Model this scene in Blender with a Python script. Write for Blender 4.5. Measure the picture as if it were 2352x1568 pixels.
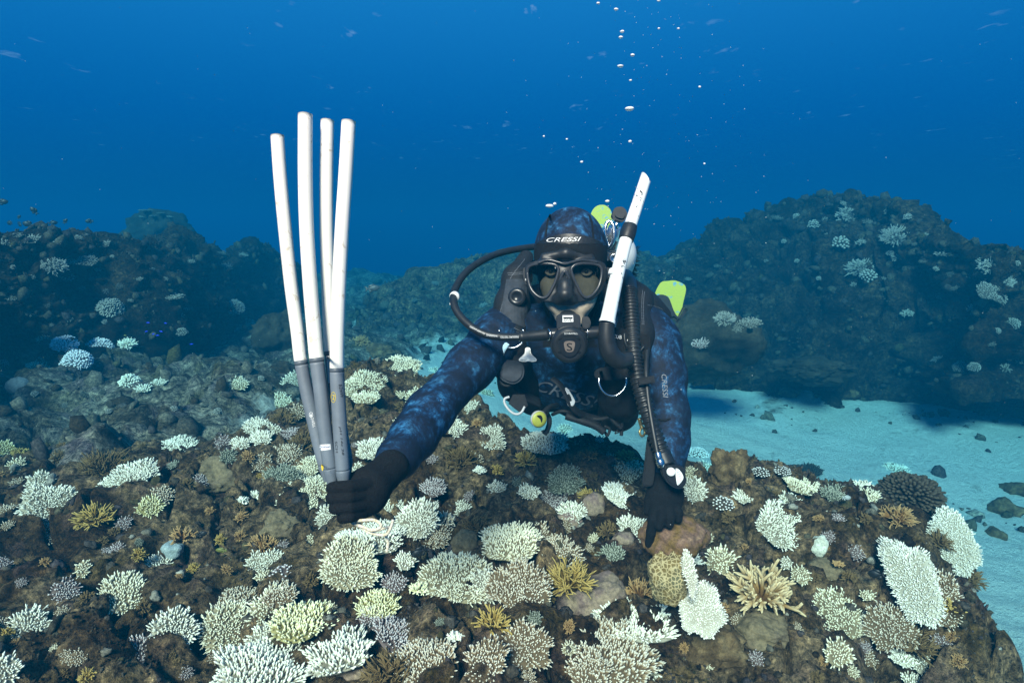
import bpy, bmesh, math, random
import numpy as np
from mathutils import Vector, Matrix
from mathutils.bvhtree import BVHTree

for _o in list(bpy.data.objects):
    bpy.data.objects.remove(_o, do_unlink=True)
scene = bpy.context.scene
COL = scene.collection
random.seed(7)

# ------------------------------------------------------------------ camera
CAM_Z = 1.8
PITCH = math.radians(10.67)          # looking slightly down
FPX = 1401.0                         # focal length in 2352-wide picture units
cam_data = bpy.data.cameras.new('camera')
cam = bpy.data.objects.new('camera', cam_data)
COL.objects.link(cam)
cam.location = (0, 0, CAM_Z)
cam.rotation_euler = (math.radians(90) - PITCH, 0, 0)
cam_data.sensor_width = 36.0
cam_data.lens = 36.0 * FPX / 2352.0
cam_data.clip_start = 0.02
cam_data.clip_end = 500
scene.camera = cam

# ------------------------------------------------------------------ world: open water seen from below the surface
world = bpy.data.worlds.new('World')
scene.world = world
world.use_nodes = True
_nt = world.node_tree
_nt.nodes.clear()
_out = _nt.nodes.new('ShaderNodeOutputWorld')
_bg = _nt.nodes.new('ShaderNodeBackground')
_tc = _nt.nodes.new('ShaderNodeTexCoord')
_sep = _nt.nodes.new('ShaderNodeSeparateXYZ')
_mr = _nt.nodes.new('ShaderNodeMapRange')
_mr.inputs[1].default_value = -0.3
_mr.inputs[2].default_value = 1.0
_rp = _nt.nodes.new('ShaderNodeValToRGB')
_e = _rp.color_ramp.elements
_e[0].position = 0.0
_e[0].color = (0.001, 0.020, 0.055, 1)
_e[1].position = 1.0
_e[1].color = (0.05, 0.34, 0.74, 1)
for _p, _c in ((0.23, (0.0003, 0.085, 0.300, 1)), (0.35, (0.0005, 0.150, 0.500, 1)), (0.50, (0.018, 0.27, 0.72, 1))):
    _n = _e.new(_p)
    _n.color = _c
_nt.links.new(_tc.outputs['Generated'], _sep.inputs[0])
_nt.links.new(_sep.outputs['Z'], _mr.inputs[0])
_nt.links.new(_mr.outputs[0], _rp.inputs[0])
_nt.links.new(_rp.outputs[0], _bg.inputs[0])
_bg.inputs[1].default_value = 0.265
_nt.links.new(_bg.outputs[0], _out.inputs[0])

# ------------------------------------------------------------------ sun
SUN_ELEV, SUN_AZ = math.radians(39), math.radians(-16)   # from behind the camera, a little to its left
sun_data = bpy.data.lights.new('sun', 'SUN')
sun_data.energy = 5.0
sun_data.angle = math.radians(16.0)
sun_data.color = (1.0, 0.57, 0.45)
sun = bpy.data.objects.new('sun', sun_data)
COL.objects.link(sun)
_sd = Vector((math.sin(SUN_AZ) * math.cos(SUN_ELEV), -math.cos(SUN_AZ) * math.cos(SUN_ELEV), math.sin(SUN_ELEV)))
sun.rotation_euler = _sd.to_track_quat('Z', 'Y').to_euler()
sun.location = _sd * 30

# ------------------------------------------------------------------ exposure and sampling
scene.view_settings.view_transform = 'Standard'
scene.view_settings.look = 'None'
scene.view_settings.exposure = 1.68
scene.view_settings.gamma = 1.0
scene.view_settings.use_curve_mapping = False
cy = scene.cycles
cy.use_denoising = True
try:
    cy.denoiser = 'OPENIMAGEDENOISE'
    cy.denoising_input_passes = 'RGB_ALBEDO_NORMAL'
except Exception:
    pass
cy.max_bounces = 5
cy.diffuse_bounces = 2
cy.glossy_bounces = 2
cy.transmission_bounces = 4
cy.transparent_max_bounces = 12
cy.volume_bounces = 0
cy.caustics_reflective = False
cy.caustics_refractive = False
cy.sample_clamp_indirect = 4.0

# ------------------------------------------------------------------ helpers: picture to place
_cp, _sp = math.cos(PITCH), math.sin(PITCH)
FWD = Vector((0, _cp, -_sp))
UPV = Vector((0, _sp, _cp))
RGT = Vector((1, 0, 0))
CAMP = Vector((0, 0, CAM_Z))

def ray(px, py):
    return FWD + RGT * ((px - 1176.0) / FPX) - UPV * ((py - 784.0) / FPX)

def P(px, py, depth):
    """a place seen at px,py lying `depth` metres along the optical axis"""
    return CAMP + ray(px, py) * depth

def PD(px, py, drop):
    """a place seen at px,py lying `drop` metres below the camera"""
    d = ray(px, py)
    return CAMP + d * (-drop / d.z)

def PR(px, py, rng):
    """a place seen at px,py at horizontal range rng"""
    d = ray(px, py)
    return CAMP + d * (rng / math.hypot(d.x, d.y))

# ------------------------------------------------------------------ helpers: noise (numpy)
def _h(ix, iy, iz, s):
    with np.errstate(over='ignore'):
        n = (ix.astype(np.uint32) * np.uint32(374761393) + iy.astype(np.uint32) * np.uint32(668265263)
             + iz.astype(np.uint32) * np.uint32(2147483647) + np.uint32((s * 1274126177 + 1013904223) & 0xffffffff))
        n = (n ^ (n >> np.uint32(13))) * np.uint32(1274126177)
        n = (n ^ (n >> np.uint32(16))) * np.uint32(2246822519)
        n = n ^ (n >> np.uint32(15))
    return n.astype(np.float64) / 4294967295.0

def vnoise(p, s=0):
    i = np.floor(p).astype(np.int64)
    f = p - i
    f = f * f * f * (f * (f * 6 - 15) + 10)
    r = 0
    for dx in (0, 1):
        wx = f[:, 0] if dx else 1 - f[:, 0]
        for dy in (0, 1):
            wy = f[:, 1] if dy else 1 - f[:, 1]
            for dz in (0, 1):
                wz = f[:, 2] if dz else 1 - f[:, 2]
                r = r + wx * wy * wz * _h(i[:, 0] + dx, i[:, 1] + dy, i[:, 2] + dz, s)
    return r * 2 - 1

def fbm(p, octv=4, s=0, gain=0.5, lac=2.03):
    a, t, r = 1.0, 0.0, 0
    q = p.copy()
    for k in range(octv):
        r = r + a * vnoise(q, s + k * 17)
        t += a
        a *= gain
        q = q * lac + 3.7
    return r / t

def worley(p, s=0):
    """distance to the nearest feature point, and to the second"""
    i = np.floor(p).astype(np.int64)
    d1 = np.full(len(p), 9.0)
    d2 = np.full(len(p), 9.0)
    for dx in (-1, 0, 1):
        for dy in (-1, 0, 1):
            for dz in (-1, 0, 1):
                c = i + np.array([dx, dy, dz])
                q = np.stack([_h(c[:, 0], c[:, 1], c[:, 2], s + k) for k in (1, 2, 3)], 1) + c
                d = np.sqrt(((p - q) ** 2).sum(1))
                d2 = np.minimum(d2, np.maximum(d1, d))
                d1 = np.minimum(d1, d)
    return d1, d2

def sstep(a, b, x):
    t = np.clip((x - a) / (b - a), 0, 1)
    return t * t * (3 - 2 * t)

# ------------------------------------------------------------------ helpers: objects
def link(o, parent=None):
    COL.objects.link(o)
    if parent is not None:
        o.parent = parent
    return o

def tag(o, label=None, cat=None, group=None, kind=None):
    if label:
        o['label'] = label
    if cat:
        o['category'] = cat
    if group:
        o['group'] = group
    if kind:
        o['kind'] = kind
    return o

def empty(name, loc):
    o = bpy.data.objects.new(name, None)
    o.location = loc
    o.empty_display_size = 0.05
    return link(o)

def np_mesh(name, V, F, mat, smooth=True, attr=None):
    """V (n,3) array, F (m,3|4) array -> mesh"""
    me = bpy.data.meshes.new(name)
    V = np.asarray(V, dtype=np.float32)
    F = np.asarray(F, dtype=np.int32)
    k = F.shape[1]
    me.vertices.add(len(V))
    me.vertices.foreach_set('co', V.ravel())
    me.loops.add(F.size)
    me.loops.foreach_set('vertex_index', F.ravel())
    me.polygons.add(len(F))
    me.polygons.foreach_set('loop_start', np.arange(0, F.size, k, dtype=np.int32))
    if smooth:
        me.polygons.foreach_set('use_smooth', np.ones(len(F), dtype=bool))
    if attr:
        for an, av in attr.items():
            a = me.attributes.new(an, 'FLOAT', 'POINT')
            a.data.foreach_set('value', np.asarray(av, dtype=np.float32))
    me.update(calc_edges=True)
    me.validate()
    for m in (mat if isinstance(mat, (list, tuple)) else [mat]):
        me.materials.append(m)
    return me

def np_obj(name, V, F, mat, parent=None, smooth=True, attr=None, origin=None):
    """links a mesh object; V is in world space, or in the parent's space when the parent is an unrotated Empty"""
    V = np.asarray(V, dtype=np.float64)
    if origin is not None:
        V = V - np.array(origin)
    o = bpy.data.objects.new(name, np_mesh(name, V, F, mat, smooth, attr))
    if origin is not None:
        o.location = origin
    return link(o, parent)

def grid_faces(nu, nv, wrap=False):
    u = np.arange(nu if wrap else nu - 1)
    v = np.arange(nv - 1)
    U, W = np.meshgrid(u, v, indexing='ij')
    a = U * nv + W
    b = ((U + 1) % nu) * nv + W
    return np.stack([a, b, b + 1, a + 1], -1).reshape(-1, 4)

# ------------------------------------------------------------------ helpers: materials
def new_mat(name):
    m = bpy.data.materials.new(name)
    m.use_nodes = True
    nt = m.node_tree
    b = nt.nodes['Principled BSDF']
    return m, nt, b

def nd(nt, typ, **kw):
    n = nt.nodes.new(typ)
    for k, v in kw.items():
        if k.startswith('i_'):
            n.inputs[k[2:].replace('_', ' ')].default_value = v
        else:
            setattr(n, k, v)
    return n

def ramp(nt, src, stops, interp='LINEAR'):
    r = nt.nodes.new('ShaderNodeValToRGB')
    r.color_ramp.interpolation = interp
    e = r.color_ramp.elements
    e[0].position, e[0].color = stops[0][0], (*stops[0][1], 1)
    e[1].position, e[1].color = stops[-1][0], (*stops[-1][1], 1)
    for p, c in stops[1:-1]:
        k = e.new(p)
        k.color = (*c, 1)
    nt.links.new(src, r.inputs[0])
    return r.outputs[0]

def noise_tex(nt, scale, detail=4, rough=0.55, vec=None, dist=0.0):
    n = nd(nt, 'ShaderNodeTexNoise')
    n.inputs['Scale'].default_value = scale
    n.inputs['Detail'].default_value = detail
    n.inputs['Roughness'].default_value = rough
    n.inputs['Distortion'].default_value = dist
    if vec is not None:
        nt.links.new(vec, n.inputs['Vector'])
    return n.outputs['Fac']

def mix(nt, fac, a, b, mode='MIX'):
    m = nt.nodes.new('ShaderNodeMix')
    m.data_type = 'RGBA'
    m.blend_type = mode
    for sock, val in ((m.inputs['Factor'], fac), (m.inputs['A'], a), (m.inputs['B'], b)):
        if hasattr(val, 'is_output'):
            nt.links.new(val, sock)
        elif isinstance(val, tuple):
            sock.default_value = (*val, 1) if len(val) == 3 else val
        else:
            sock.default_value = val
    return m.outputs['Result']

def bump(nt, b, src, strength=0.3, dist=0.01):
    n = nt.nodes.new('ShaderNodeBump')
    n.inputs['Strength'].default_value = strength
    n.inputs['Distance'].default_value = dist
    nt.links.new(src, n.inputs['Height'])
    nt.links.new(n.outputs[0], b.inputs['Normal'])

def obj_vec(nt):
    return nt.nodes.new('ShaderNodeTexCoord').outputs['Object']

def plain(name, col, rough=0.6, metal=0.0, spec=0.5, var=0.12, scale=60, bmp=0.0):
    m, nt, b = new_mat(name)
    v = obj_vec(nt)
    n = noise_tex(nt, scale, 5, 0.6, v)
    lo = tuple(c * (1 - var) for c in col)
    hi = tuple(min(1, c * (1 + var)) for c in col)
    nt.links.new(ramp(nt, n, [(0.3, lo), (0.7, hi)]), b.inputs['Base Color'])
    b.inputs['Roughness'].default_value = rough
    b.inputs['Metallic'].default_value = metal
    b.inputs['Specular IOR Level'].default_value = spec
    if bmp:
        bump(nt, b, n, bmp, 0.003)
    return m
# ================================================================== the setting
def rock_material(name, seed, scale=1.0, pal=None, sandmask=False, dark=1.0):
    m, nt, b = new_mat(name)
    v = obj_vec(nt)
    mp = nd(nt, 'ShaderNodeMapping')
    mp.inputs['Location'].default_value = (seed * 3.1, seed * 1.7, seed * 0.9)
    mp.inputs['Scale'].default_value = (scale, scale, scale)
    nt.links.new(v, mp.inputs['Vector'])
    v = mp.outputs[0]
    d = dark
    big = noise_tex(nt, 3.2, 5, 0.62, v, 0.6)
    c = ramp(nt, big, [(0.30, (0.055 * d, 0.038 * d, 0.024 * d)), (0.42, (0.13 * d, 0.10 * d, 0.066 * d)), (0.50, (0.27 * d, 0.235 * d, 0.18 * d)),
                       (0.57, (0.36 * d, 0.32 * d, 0.25 * d)), (0.64, (0.20 * d, 0.165 * d, 0.16 * d)), (0.74, (0.10 * d, 0.075 * d, 0.05 * d))])
    mid = noise_tex(nt, 15, 6, 0.72, v, 0.5)
    c = mix(nt, 1.0, c, ramp(nt, mid, [(0.36, (0.16, 0.15, 0.14)), (0.46, (0.62, 0.60, 0.56)), (0.54, (1.0, 1.0, 1.0)), (0.66, (1.75, 1.7, 1.6))]), 'MULTIPLY')
    pat = noise_tex(nt, 7.5, 3, 0.5, v, 1.0)
    c = mix(nt, ramp(nt, pat, [(0.56, (0, 0, 0)), (0.66, (0.5, 0.5, 0.5))]), c, (0.17 * d, 0.125 * d, 0.15 * d))
    pat2 = noise_tex(nt, 5.1, 4, 0.6, v, 0.5)
    c = mix(nt, ramp(nt, pat2, [(0.55, (0, 0, 0)), (0.68, (0.6, 0.6, 0.6))]), c, (0.13 * d, 0.11 * d, 0.032 * d))
    fine = noise_tex(nt, 62, 5, 0.8, v)
    c = mix(nt, 1.0, c, ramp(nt, fine, [(0.36, (0.10, 0.10, 0.10)), (0.46, (0.65, 0.65, 0.65)), (0.55, (1.15, 1.12, 1.05)), (0.66, (2.3, 2.2, 2.0))]), 'MULTIPLY')
    h = fine
    if sandmask:
        at = nd(nt, 'ShaderNodeAttribute')
        at.attribute_name = 'rocky'
        sn = noise_tex(nt, 40, 6, 0.7, v)
        sc = ramp(nt, sn, [(0.3, (0.60, 0.63, 0.57)), (0.7, (0.78, 0.81, 0.73))])
        fl = noise_tex(nt, 9, 5, 0.75, v)
        sc = mix(nt, ramp(nt, fl, [(0.60, (0, 0, 0)), (0.70, (0.55, 0.55, 0.55))]), sc, (0.22, 0.21, 0.18))
        nz = noise_tex(nt, 4.0, 5, 0.7, v)
        ad = nd(nt, 'ShaderNodeMath', operation='MULTIPLY_ADD')
        nt.links.new(nz, ad.inputs[0])
        ad.inputs[1].default_value = 0.8
        nt.links.new(at.outputs['Fac'], ad.inputs[2])
        c = mix(nt, ramp(nt, ad.outputs[0], [(0.82, (0, 0, 0)), (0.96, (1, 1, 1))]), sc, c)
    if not sandmask:
        c = mix(nt, 1.0, c, (1.30, 1.02, 0.74), 'MULTIPLY')
    nt.links.new(c, b.inputs['Base Color'])
    b.inputs['Roughness'].default_value = 0.95
    b.inputs['Specular IOR Level'].default_value = 0.12
    ad2 = nd(nt, 'ShaderNodeMath', operation='ADD')
    nt.links.new(h, ad2.inputs[0])
    nt.links.new(mid, ad2.inputs[1])
    bump(nt, b, ad2.outputs[0], 1.0, 0.024 / scale)
    return m

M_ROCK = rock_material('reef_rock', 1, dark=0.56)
M_ROCK_DIMMED = rock_material('reef_rock_painted_dim', 2, 0.55, dark=0.16)  # darkened copy of the reef rock: weaker light far off painted into the colour
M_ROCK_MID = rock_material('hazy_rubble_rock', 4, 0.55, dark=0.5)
M_BED = rock_material('seabed_sand_and_rubble', 3, 0.8, sandmask=True, dark=0.85)

def lumps(p, amp, scale, s):
    """rounded knobs with creases between them"""
    d1, d2 = worley(p * scale, s)
    return amp * (0.75 - d1) 

def reef_relief(p, k=1.0, s=0):
    """metres of relief for a coral rock surface at points p; k scales the feature size"""
    q = p / k
    r = 0.125 * fbm(q * 2.6, 4, s)
    r = r + lumps(q, 0.070, 6.5, s + 5)
    w = q + 0.02 * np.stack([vnoise(q * 14, s + 31), vnoise(q * 14, s + 32), vnoise(q * 14, s + 33)], 1)
    r = r + lumps(w, 0.034, 15.0, s + 9)
    r = r + lumps(w, 0.014, 36.0, s + 11)
    cr = np.abs(fbm(q * 5.0, 3, s + 21))
    r = r - 0.075 * (1 - sstep(0.0, 0.10, cr))
    r = r + 0.016 * (0.5 - np.abs(fbm(w * 26, 3, s + 51)))
    pit = worley(q * 3.1 + 7.7, s + 41)[0]
    r = r - 0.10 * (1 - sstep(0.10, 0.34, pit))
    return r * k

# ---- scattered-height interpolation from places read off the picture
def idw(xy, C, pw=3.0):
    num = np.zeros(len(xy))
    den = np.zeros(len(xy))
    for (x, y, z) in C:
        w = 1.0 / (((xy[:, 0] - x) ** 2 + (xy[:, 1] - y) ** 2) + 0.02) ** (pw / 2)
        num += w * z
        den += w
    return num / den

def ctl(lst):
    return [tuple(PD(a, b, c)) for a, b, c in lst]

def poly_sd(xy, poly):
    """signed distance to a closed polygon, negative inside"""
    d = np.full(len(xy), 1e9)
    ins = np.zeros(len(xy), bool)
    n = len(poly)
    for i in range(n):
        ax, ay = poly[i]
        bx, by = poly[(i + 1) % n]
        ex, ey = bx - ax, by - ay
        t = np.clip(((xy[:, 0] - ax) * ex + (xy[:, 1] - ay) * ey) / (ex * ex + ey * ey + 1e-12), 0, 1)
        d = np.minimum(d, np.hypot(xy[:, 0] - ax - t * ex, xy[:, 1] - ay - t * ey))
        c = ((ay > xy[:, 1]) != (by > xy[:, 1])) & (xy[:, 0] < ex * (xy[:, 1] - ay) / (ey + 1e-12) + ax)
        ins ^= c
    return np.where(ins, -d, d)

# ---- the seabed: one sheet out to where the water swallows it
BEDC = ctl([(2300, 1500, 1.85), (2352, 1200, 1.85), (2000, 1050, 1.80), (1650, 900, 1.74), (1400, 1000, 1.72), (1700, 850, 1.70),
            (1900, 900, 1.72), (2200, 950, 1.74), (1300, 760, 1.50), (1000, 780, 1.42), (900, 700, 1.30), (600, 850, 1.28), (450, 830, 1.25),
            (300, 930, 1.12), (100, 900, 1.05), (0, 950, 1.08), (-300, 950, 1.0), (600, 650, 1.15), (1150, 640, 1.2), (1500, 640, 1.2), (450, 960, 1.1), (800, 640, 1.2),
            (2700, 1000, 1.8), (2800, 1500, 1.9)]) + [(0, -3, 0.2), (-4, -2, 0.4), (4, -2, 0.0), (-30, 30, -4), (0, 60, -5), (30, 30, -4), (0, 26, -3.0), (-18, 18, -2), (18, 18, -2), (0, 15, -0.6), (-6, 14, -.4), (6, 14, -.6), (-30, 60, -5), (30, 60, -5), (-50, 10, -3), (50, 10, -3)]
ROCKC = [(2300, 1500, 0), (2352, 1200, 0), (2000, 1050, 0.05), (1650, 900, 0.0), (1680, 860, 0.0), (1620, 1000, 0.0), (1400, 1000, 0), (1330, 990, 0), (1700, 850, 0.12), (1900, 950, 0.3), (2200, 960, 0.28), (2100, 900, 0.1),
         (1800, 830, 0.75), (1900, 830, 0.6), (1750, 900, 0.5), (1850, 920, 0.55), (1950, 960, 0.4), (1300, 760, .6), (900, 700, .9), (1000, 720, .8), (600, 850, .7), (450, 820, .25), (300, 930, 1), (100, 900, 1),
         (0, 950, 1), (-300, 950, 1), (600, 650, 1), (1150, 640, .9), (1500, 640, .9), (1860, 790, 0.1), (820, 660, 1.0), (850, 620, 1.0), (760, 640, 1.0), (1000, 780, .7), (2200, 1060, 0.12), (2290, 1170, 0.5), (2300, 1120, 0.2)]
ROCKC += [(700, 640, 1), (1000, 600, 1), (1300, 600, 1), (1700, 700, 1), (2100, 760, 1)]
RKC = [(*PD(a, b, 1.5 if a < 1300 else 1.75)[:2], c) for a, b, c in ROCKC]

def bed_height(xy):
    z = idw(xy, BEDC)
    rk = idw(xy, RKC, 3.5)
    p = np.column_stack([xy, np.zeros(len(xy))])
    rk = np.clip(rk + 0.35 * fbm(p * 1.3, 4, 3), 0, 1)
    m = sstep(0.35, 0.75, rk)
    r = reef_relief(p, 2.0, 40)
    z = z + m * (0.10 + 0.9 * r) + 0.035 * fbm(p * 0.8, 3, 8) + (0.016 * np.sin((p[:, 0] * 0.6 + p[:, 1]) * 24 + 5 * vnoise(p * 0.9, 4)) + 0.02 * fbm(p * 5, 3, 12)) * (1 - m)
    z = z + 0.05 * np.maximum(0, lumps(p, 1.0, 3.0, 77) - 0.45) * (1 - m)
    return z, rk

na, nr = 370, 260
ang = np.radians(np.linspace(-80, 80, na))
rad = np.exp(np.linspace(math.log(0.7), math.log(75), nr))
A, R = np.meshgrid(ang, rad, indexing='ij')
xy = np.stack([(np.sin(A) * R).ravel(), (np.cos(A) * R - 0.5).ravel()], 1)
zb, rk = bed_height(xy)
seabed = np_obj('seabed', np.column_stack([xy, zb]), grid_faces(na, nr), M_BED, attr={'rocky': rk})
tag(seabed, 'pale sand and rubble seabed running off into the blue', kind='structure')

# ---- the near reef knoll the diver leans on
TOPC = ctl([(-700, 1568, .92), (-500, 1100, .86), (0, 1568, .92), (600, 1568, .95), (1200, 1568, .95), (1800, 1568, .98), (2100, 1568, 1.05), (0, 1300, .88), (600, 1300, .90), (1200, 1300, .90),
            (1800, 1300, .90), (2150, 1300, .95), (0, 1100, .86), (400, 1100, .85), (800, 1100, .83), (1200, 1100, .85), (1600, 1100, .86), (1900, 1120, .90), (2100, 1130, .90),
            (0, 1020, .88), (500, 1020, .85), (650, 950, .78), (1000, 950, .78), (1250, 965, .84), (800, 850, .66), (1000, 860, .71), (850, 795, .60), (1200, 1900, 1.0), (0, 1900, 1.0), (2000, 1900, 1.1)])
EDGE = [(-900, 1010, .88), (0, 1003, .88), (300, 1008, .86), (540, 1000, .84), (640, 900, .74), (740, 812, .63), (860, 786, .60), (930, 806, .64), (1000, 862, .72), (1150, 900, .77), (1240, 950, .82),
        (1330, 1005, .86), (1450, 1030, .87), (1600, 1052, .88), (1800, 1078, .90), (2000, 1098, .92), (2110, 1098, .93), (2165, 1200, .95), (2140, 1350, 1.0), (2050, 1440, 1.02), (2040, 1568, 1.08), (2060, 1760, 1.1)]
EPOLY = [tuple(PD(a, b, c)[:2]) for a, b, c in EDGE] + [(0.55, -1.2), (-3.2, -1.2), (-3.2, 1.8)]

def knoll_height(xy):
    z = idw(xy, TOPC)
    p = np.column_stack([xy, z])
    d = poly_sd(xy, EPOLY) + 0.20 * fbm(p * 3.2, 4, 14)
    f = sstep(0.0, 0.42, d)
    r = reef_relief(p, 1.0, 60)
    return (z + r - 0.05) * (1 - f) + f * (-0.25) - 0.05 * sstep(-0.25, 0, d), d

na, nr = 720, 380
ang = np.radians(np.linspace(-68, 60, na))
rad = np.concatenate([np.linspace(0.25, 1.0, 30, endpoint=False), 1.0 * np.exp(np.linspace(0, math.log(4.0), nr - 30))])
A, R = np.meshgrid(ang, rad, indexing='ij')
xy = np.stack([(np.sin(A) * R).ravel(), (np.cos(A) * R).ravel()], 1)
zk, dk = knoll_height(xy)
V = np.column_stack([xy, zk])
# sideways push so that knobs overhang their creases
off = np.stack([fbm(V * 9, 2, 91), fbm(V * 9, 2, 92)], 1) * 0.022
V[:, :2] += off
Fk = grid_faces(na, nr)
keep = (dk[Fk].min(1) < 0.5)
Fk = Fk[keep]
used = np.unique(Fk)
remap = np.full(len(V), -1)
remap[used] = np.arange(len(used))
V, Fk = V[used], remap[Fk]
reef_knoll = np_obj('reef_knoll', V, Fk, M_ROCK)
tag(reef_knoll, 'knobbly brown and violet reef rock under the diver', kind='structure')
KNOLL_BVH = BVHTree.FromPolygons([tuple(v) for v in V.tolist()], [tuple(f) for f in Fk.tolist()])

# ---- reef banks further off: sheets laid from a foot line to a crest line and down behind
def interp_cols(cols, n):
    c = np.array(cols, float)
    xs = np.linspace(c[0, 0], c[-1, 0], n)
    return xs, [np.interp(xs, c[:, 0], c[:, k]) for k in range(1, c.shape[1])]

def reef_bank(name, label, foot, crest, nu, nv, amp, seed, mat, bulge=0.6):
    fx, (fy, fd) = interp_cols(foot, nu)
    cx, (cyy, cr) = interp_cols(crest, nu)
    B = np.array([PD(a, b, c) for a, b, c in zip(fx, fy, fd)])
    T = np.array([PR(a, b, c) for a, b, c in zip(cx, cyy, cr)])
    t = np.linspace(-0.12, 1.7, nv)
    out = []
    for tt in t:
        h = np.sign(tt) * abs(tt) ** 1.25 if tt <= 1 else 1 + (tt - 1) * 1.6
        if tt <= 0:
            vv = tt * 1.2
        elif tt <= 1:
            vv = (1 - bulge) * tt + bulge * math.sin(tt * math.pi / 2)
        else:
            vv = 1 - 1.6 * (tt - 1) ** 2
        q = np.empty_like(B)
        q[:, :2] = B[:, :2] + (T[:, :2] - B[:, :2]) * h
        q[:, 2] = B[:, 2] + (T[:, 2] - B[:, 2]) * vv
        out.append(q)
    G = np.stack(out, 1)
    du = np.gradient(G, axis=0)
    dv = np.gradient(G, axis=1)
    N = np.cross(du, dv).reshape(-1, 3)
    N /= np.linalg.norm(N, axis=1)[:, None] + 1e-9
    V = G.reshape(-1, 3)
    r = 0.30 * fbm(V * 0.9, 4, seed) + reef_relief(V, 2.6, seed + 3)
    led = fbm(np.column_stack([V[:, 0] * 1.2, V[:, 1] * 1.2, V[:, 2] * 7]), 3, seed + 8)
    V = V + N * (amp * (r + 0.10 * led))[:, None]
    F = grid_faces(nu, nv)
    o = np_obj(name, V, F, mat)
    tag(o, label, kind='structure')
    bv = BVHTree.FromPolygons([tuple(v) for v in V.tolist()], [tuple(f) for f in F.tolist()])
    return o, bv

RIGHT_BANK, RIGHT_BVH = reef_bank('reef_bank', 'steep dark reef bank dotted with bleached coral on the right',
    [(1540, 790, 1.25), (1600, 800, 1.30), (1750, 850, 1.50), (1900, 895, 1.65), (2050, 910, 1.70), (2200, 930, 1.72), (2352, 945, 1.72), (2500, 935, 1.72), (2700, 900, 1.72), (3000, 870, 1.72)],
    [(1540, 640, 9.8), (1600, 595, 9.6), (1700, 530, 9.2), (1800, 480, 9.0), (1900, 442, 8.6), (2000, 464, 8.1), (2100, 494, 7.6), (2200, 520, 7.1), (2352, 552, 6.6), (2500, 560, 7.2), (2700, 560, 8.0), (3000, 570, 9.0)],
    360, 215, 0.95, 201, M_ROCK_DIMMED, 0.25)
LEFT_BANK, LEFT_BVH = reef_bank('reef_bank', 'broken reef bank with scattered white coral on the left',
    [(-900, 900, 0.95), (-300, 880, .95), (0, 868, .97), (200, 872, 1.02), (330, 868, 1.10), (420, 850, 1.18), (520, 800, 1.30), (640, 750, 1.35), (700, 720, 1.3)],
    [(-900, 520, 4.8), (-300, 560, 5.0), (0, 570, 5.3), (150, 582, 5.6), (230, 588, 6.0), (330, 575, 6.8), (430, 570, 7.6), (520, 580, 8.6), (580, 565, 9.2), (640, 600, 9.6), (700, 660, 9.8)],
    350, 200, 0.85, 301, M_ROCK_DIMMED, 0.75)
MID_BANK, MID_BVH = reef_bank('reef_bank', 'low hazy rubble bank behind the diver',
    [(820, 770, 1.38), (930, 775, 1.40), (1100, 780, 1.42), (1300, 790, 1.45), (1500, 810, 1.5), (1620, 820, 1.5), (1720, 820, 1.5)],
    [(820, 715, 8.2), (930, 660, 8.8), (1050, 615, 9.4), (1200, 580, 9.8), (1400, 575, 10.0), (1520, 580, 9.8), (1600, 600, 9.4), (1720, 690, 9.0)],
    220, 120, 0.6, 401, M_ROCK_MID, 0.3)

# ---- water: the air of this place
def haze_box():
    x0, x1, y0, y1, z0, z1 = -90, 90, -12, 110, -7.0, 2.8
    V = [(x, y, z) for x in (x0, x1) for y in (y0, y1) for z in (z0, z1)]
    F = [(0, 1, 3, 2), (4, 6, 7, 5), (0, 4, 5, 1), (2, 3, 7, 6), (0, 2, 6, 4), (1, 5, 7, 3)]
    m = bpy.data.materials.new('water_haze')
    m.use_nodes = True
    nt = m.node_tree
    nt.nodes.clear()
    o = nt.nodes.new('ShaderNodeOutputMaterial')
    pv = nt.nodes.new('ShaderNodeVolumePrincipled')
    pv.inputs['Color'].default_value = (0.001, 0.058, 0.112, 1)
    pv.inputs['Absorption Color'].default_value = (0.0, 0.46, 0.7, 1)
    pv.inputs['Density'].default_value = 0.26
    pv.inputs['Anisotropy'].default_value = 0.0
    nt.links.new(pv.outputs[0], o.inputs['Volume'])
    return tag(np_obj('haze', V, F, m, smooth=False), 'blue sea water that veils far things', kind='stuff')
haze_box()

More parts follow.
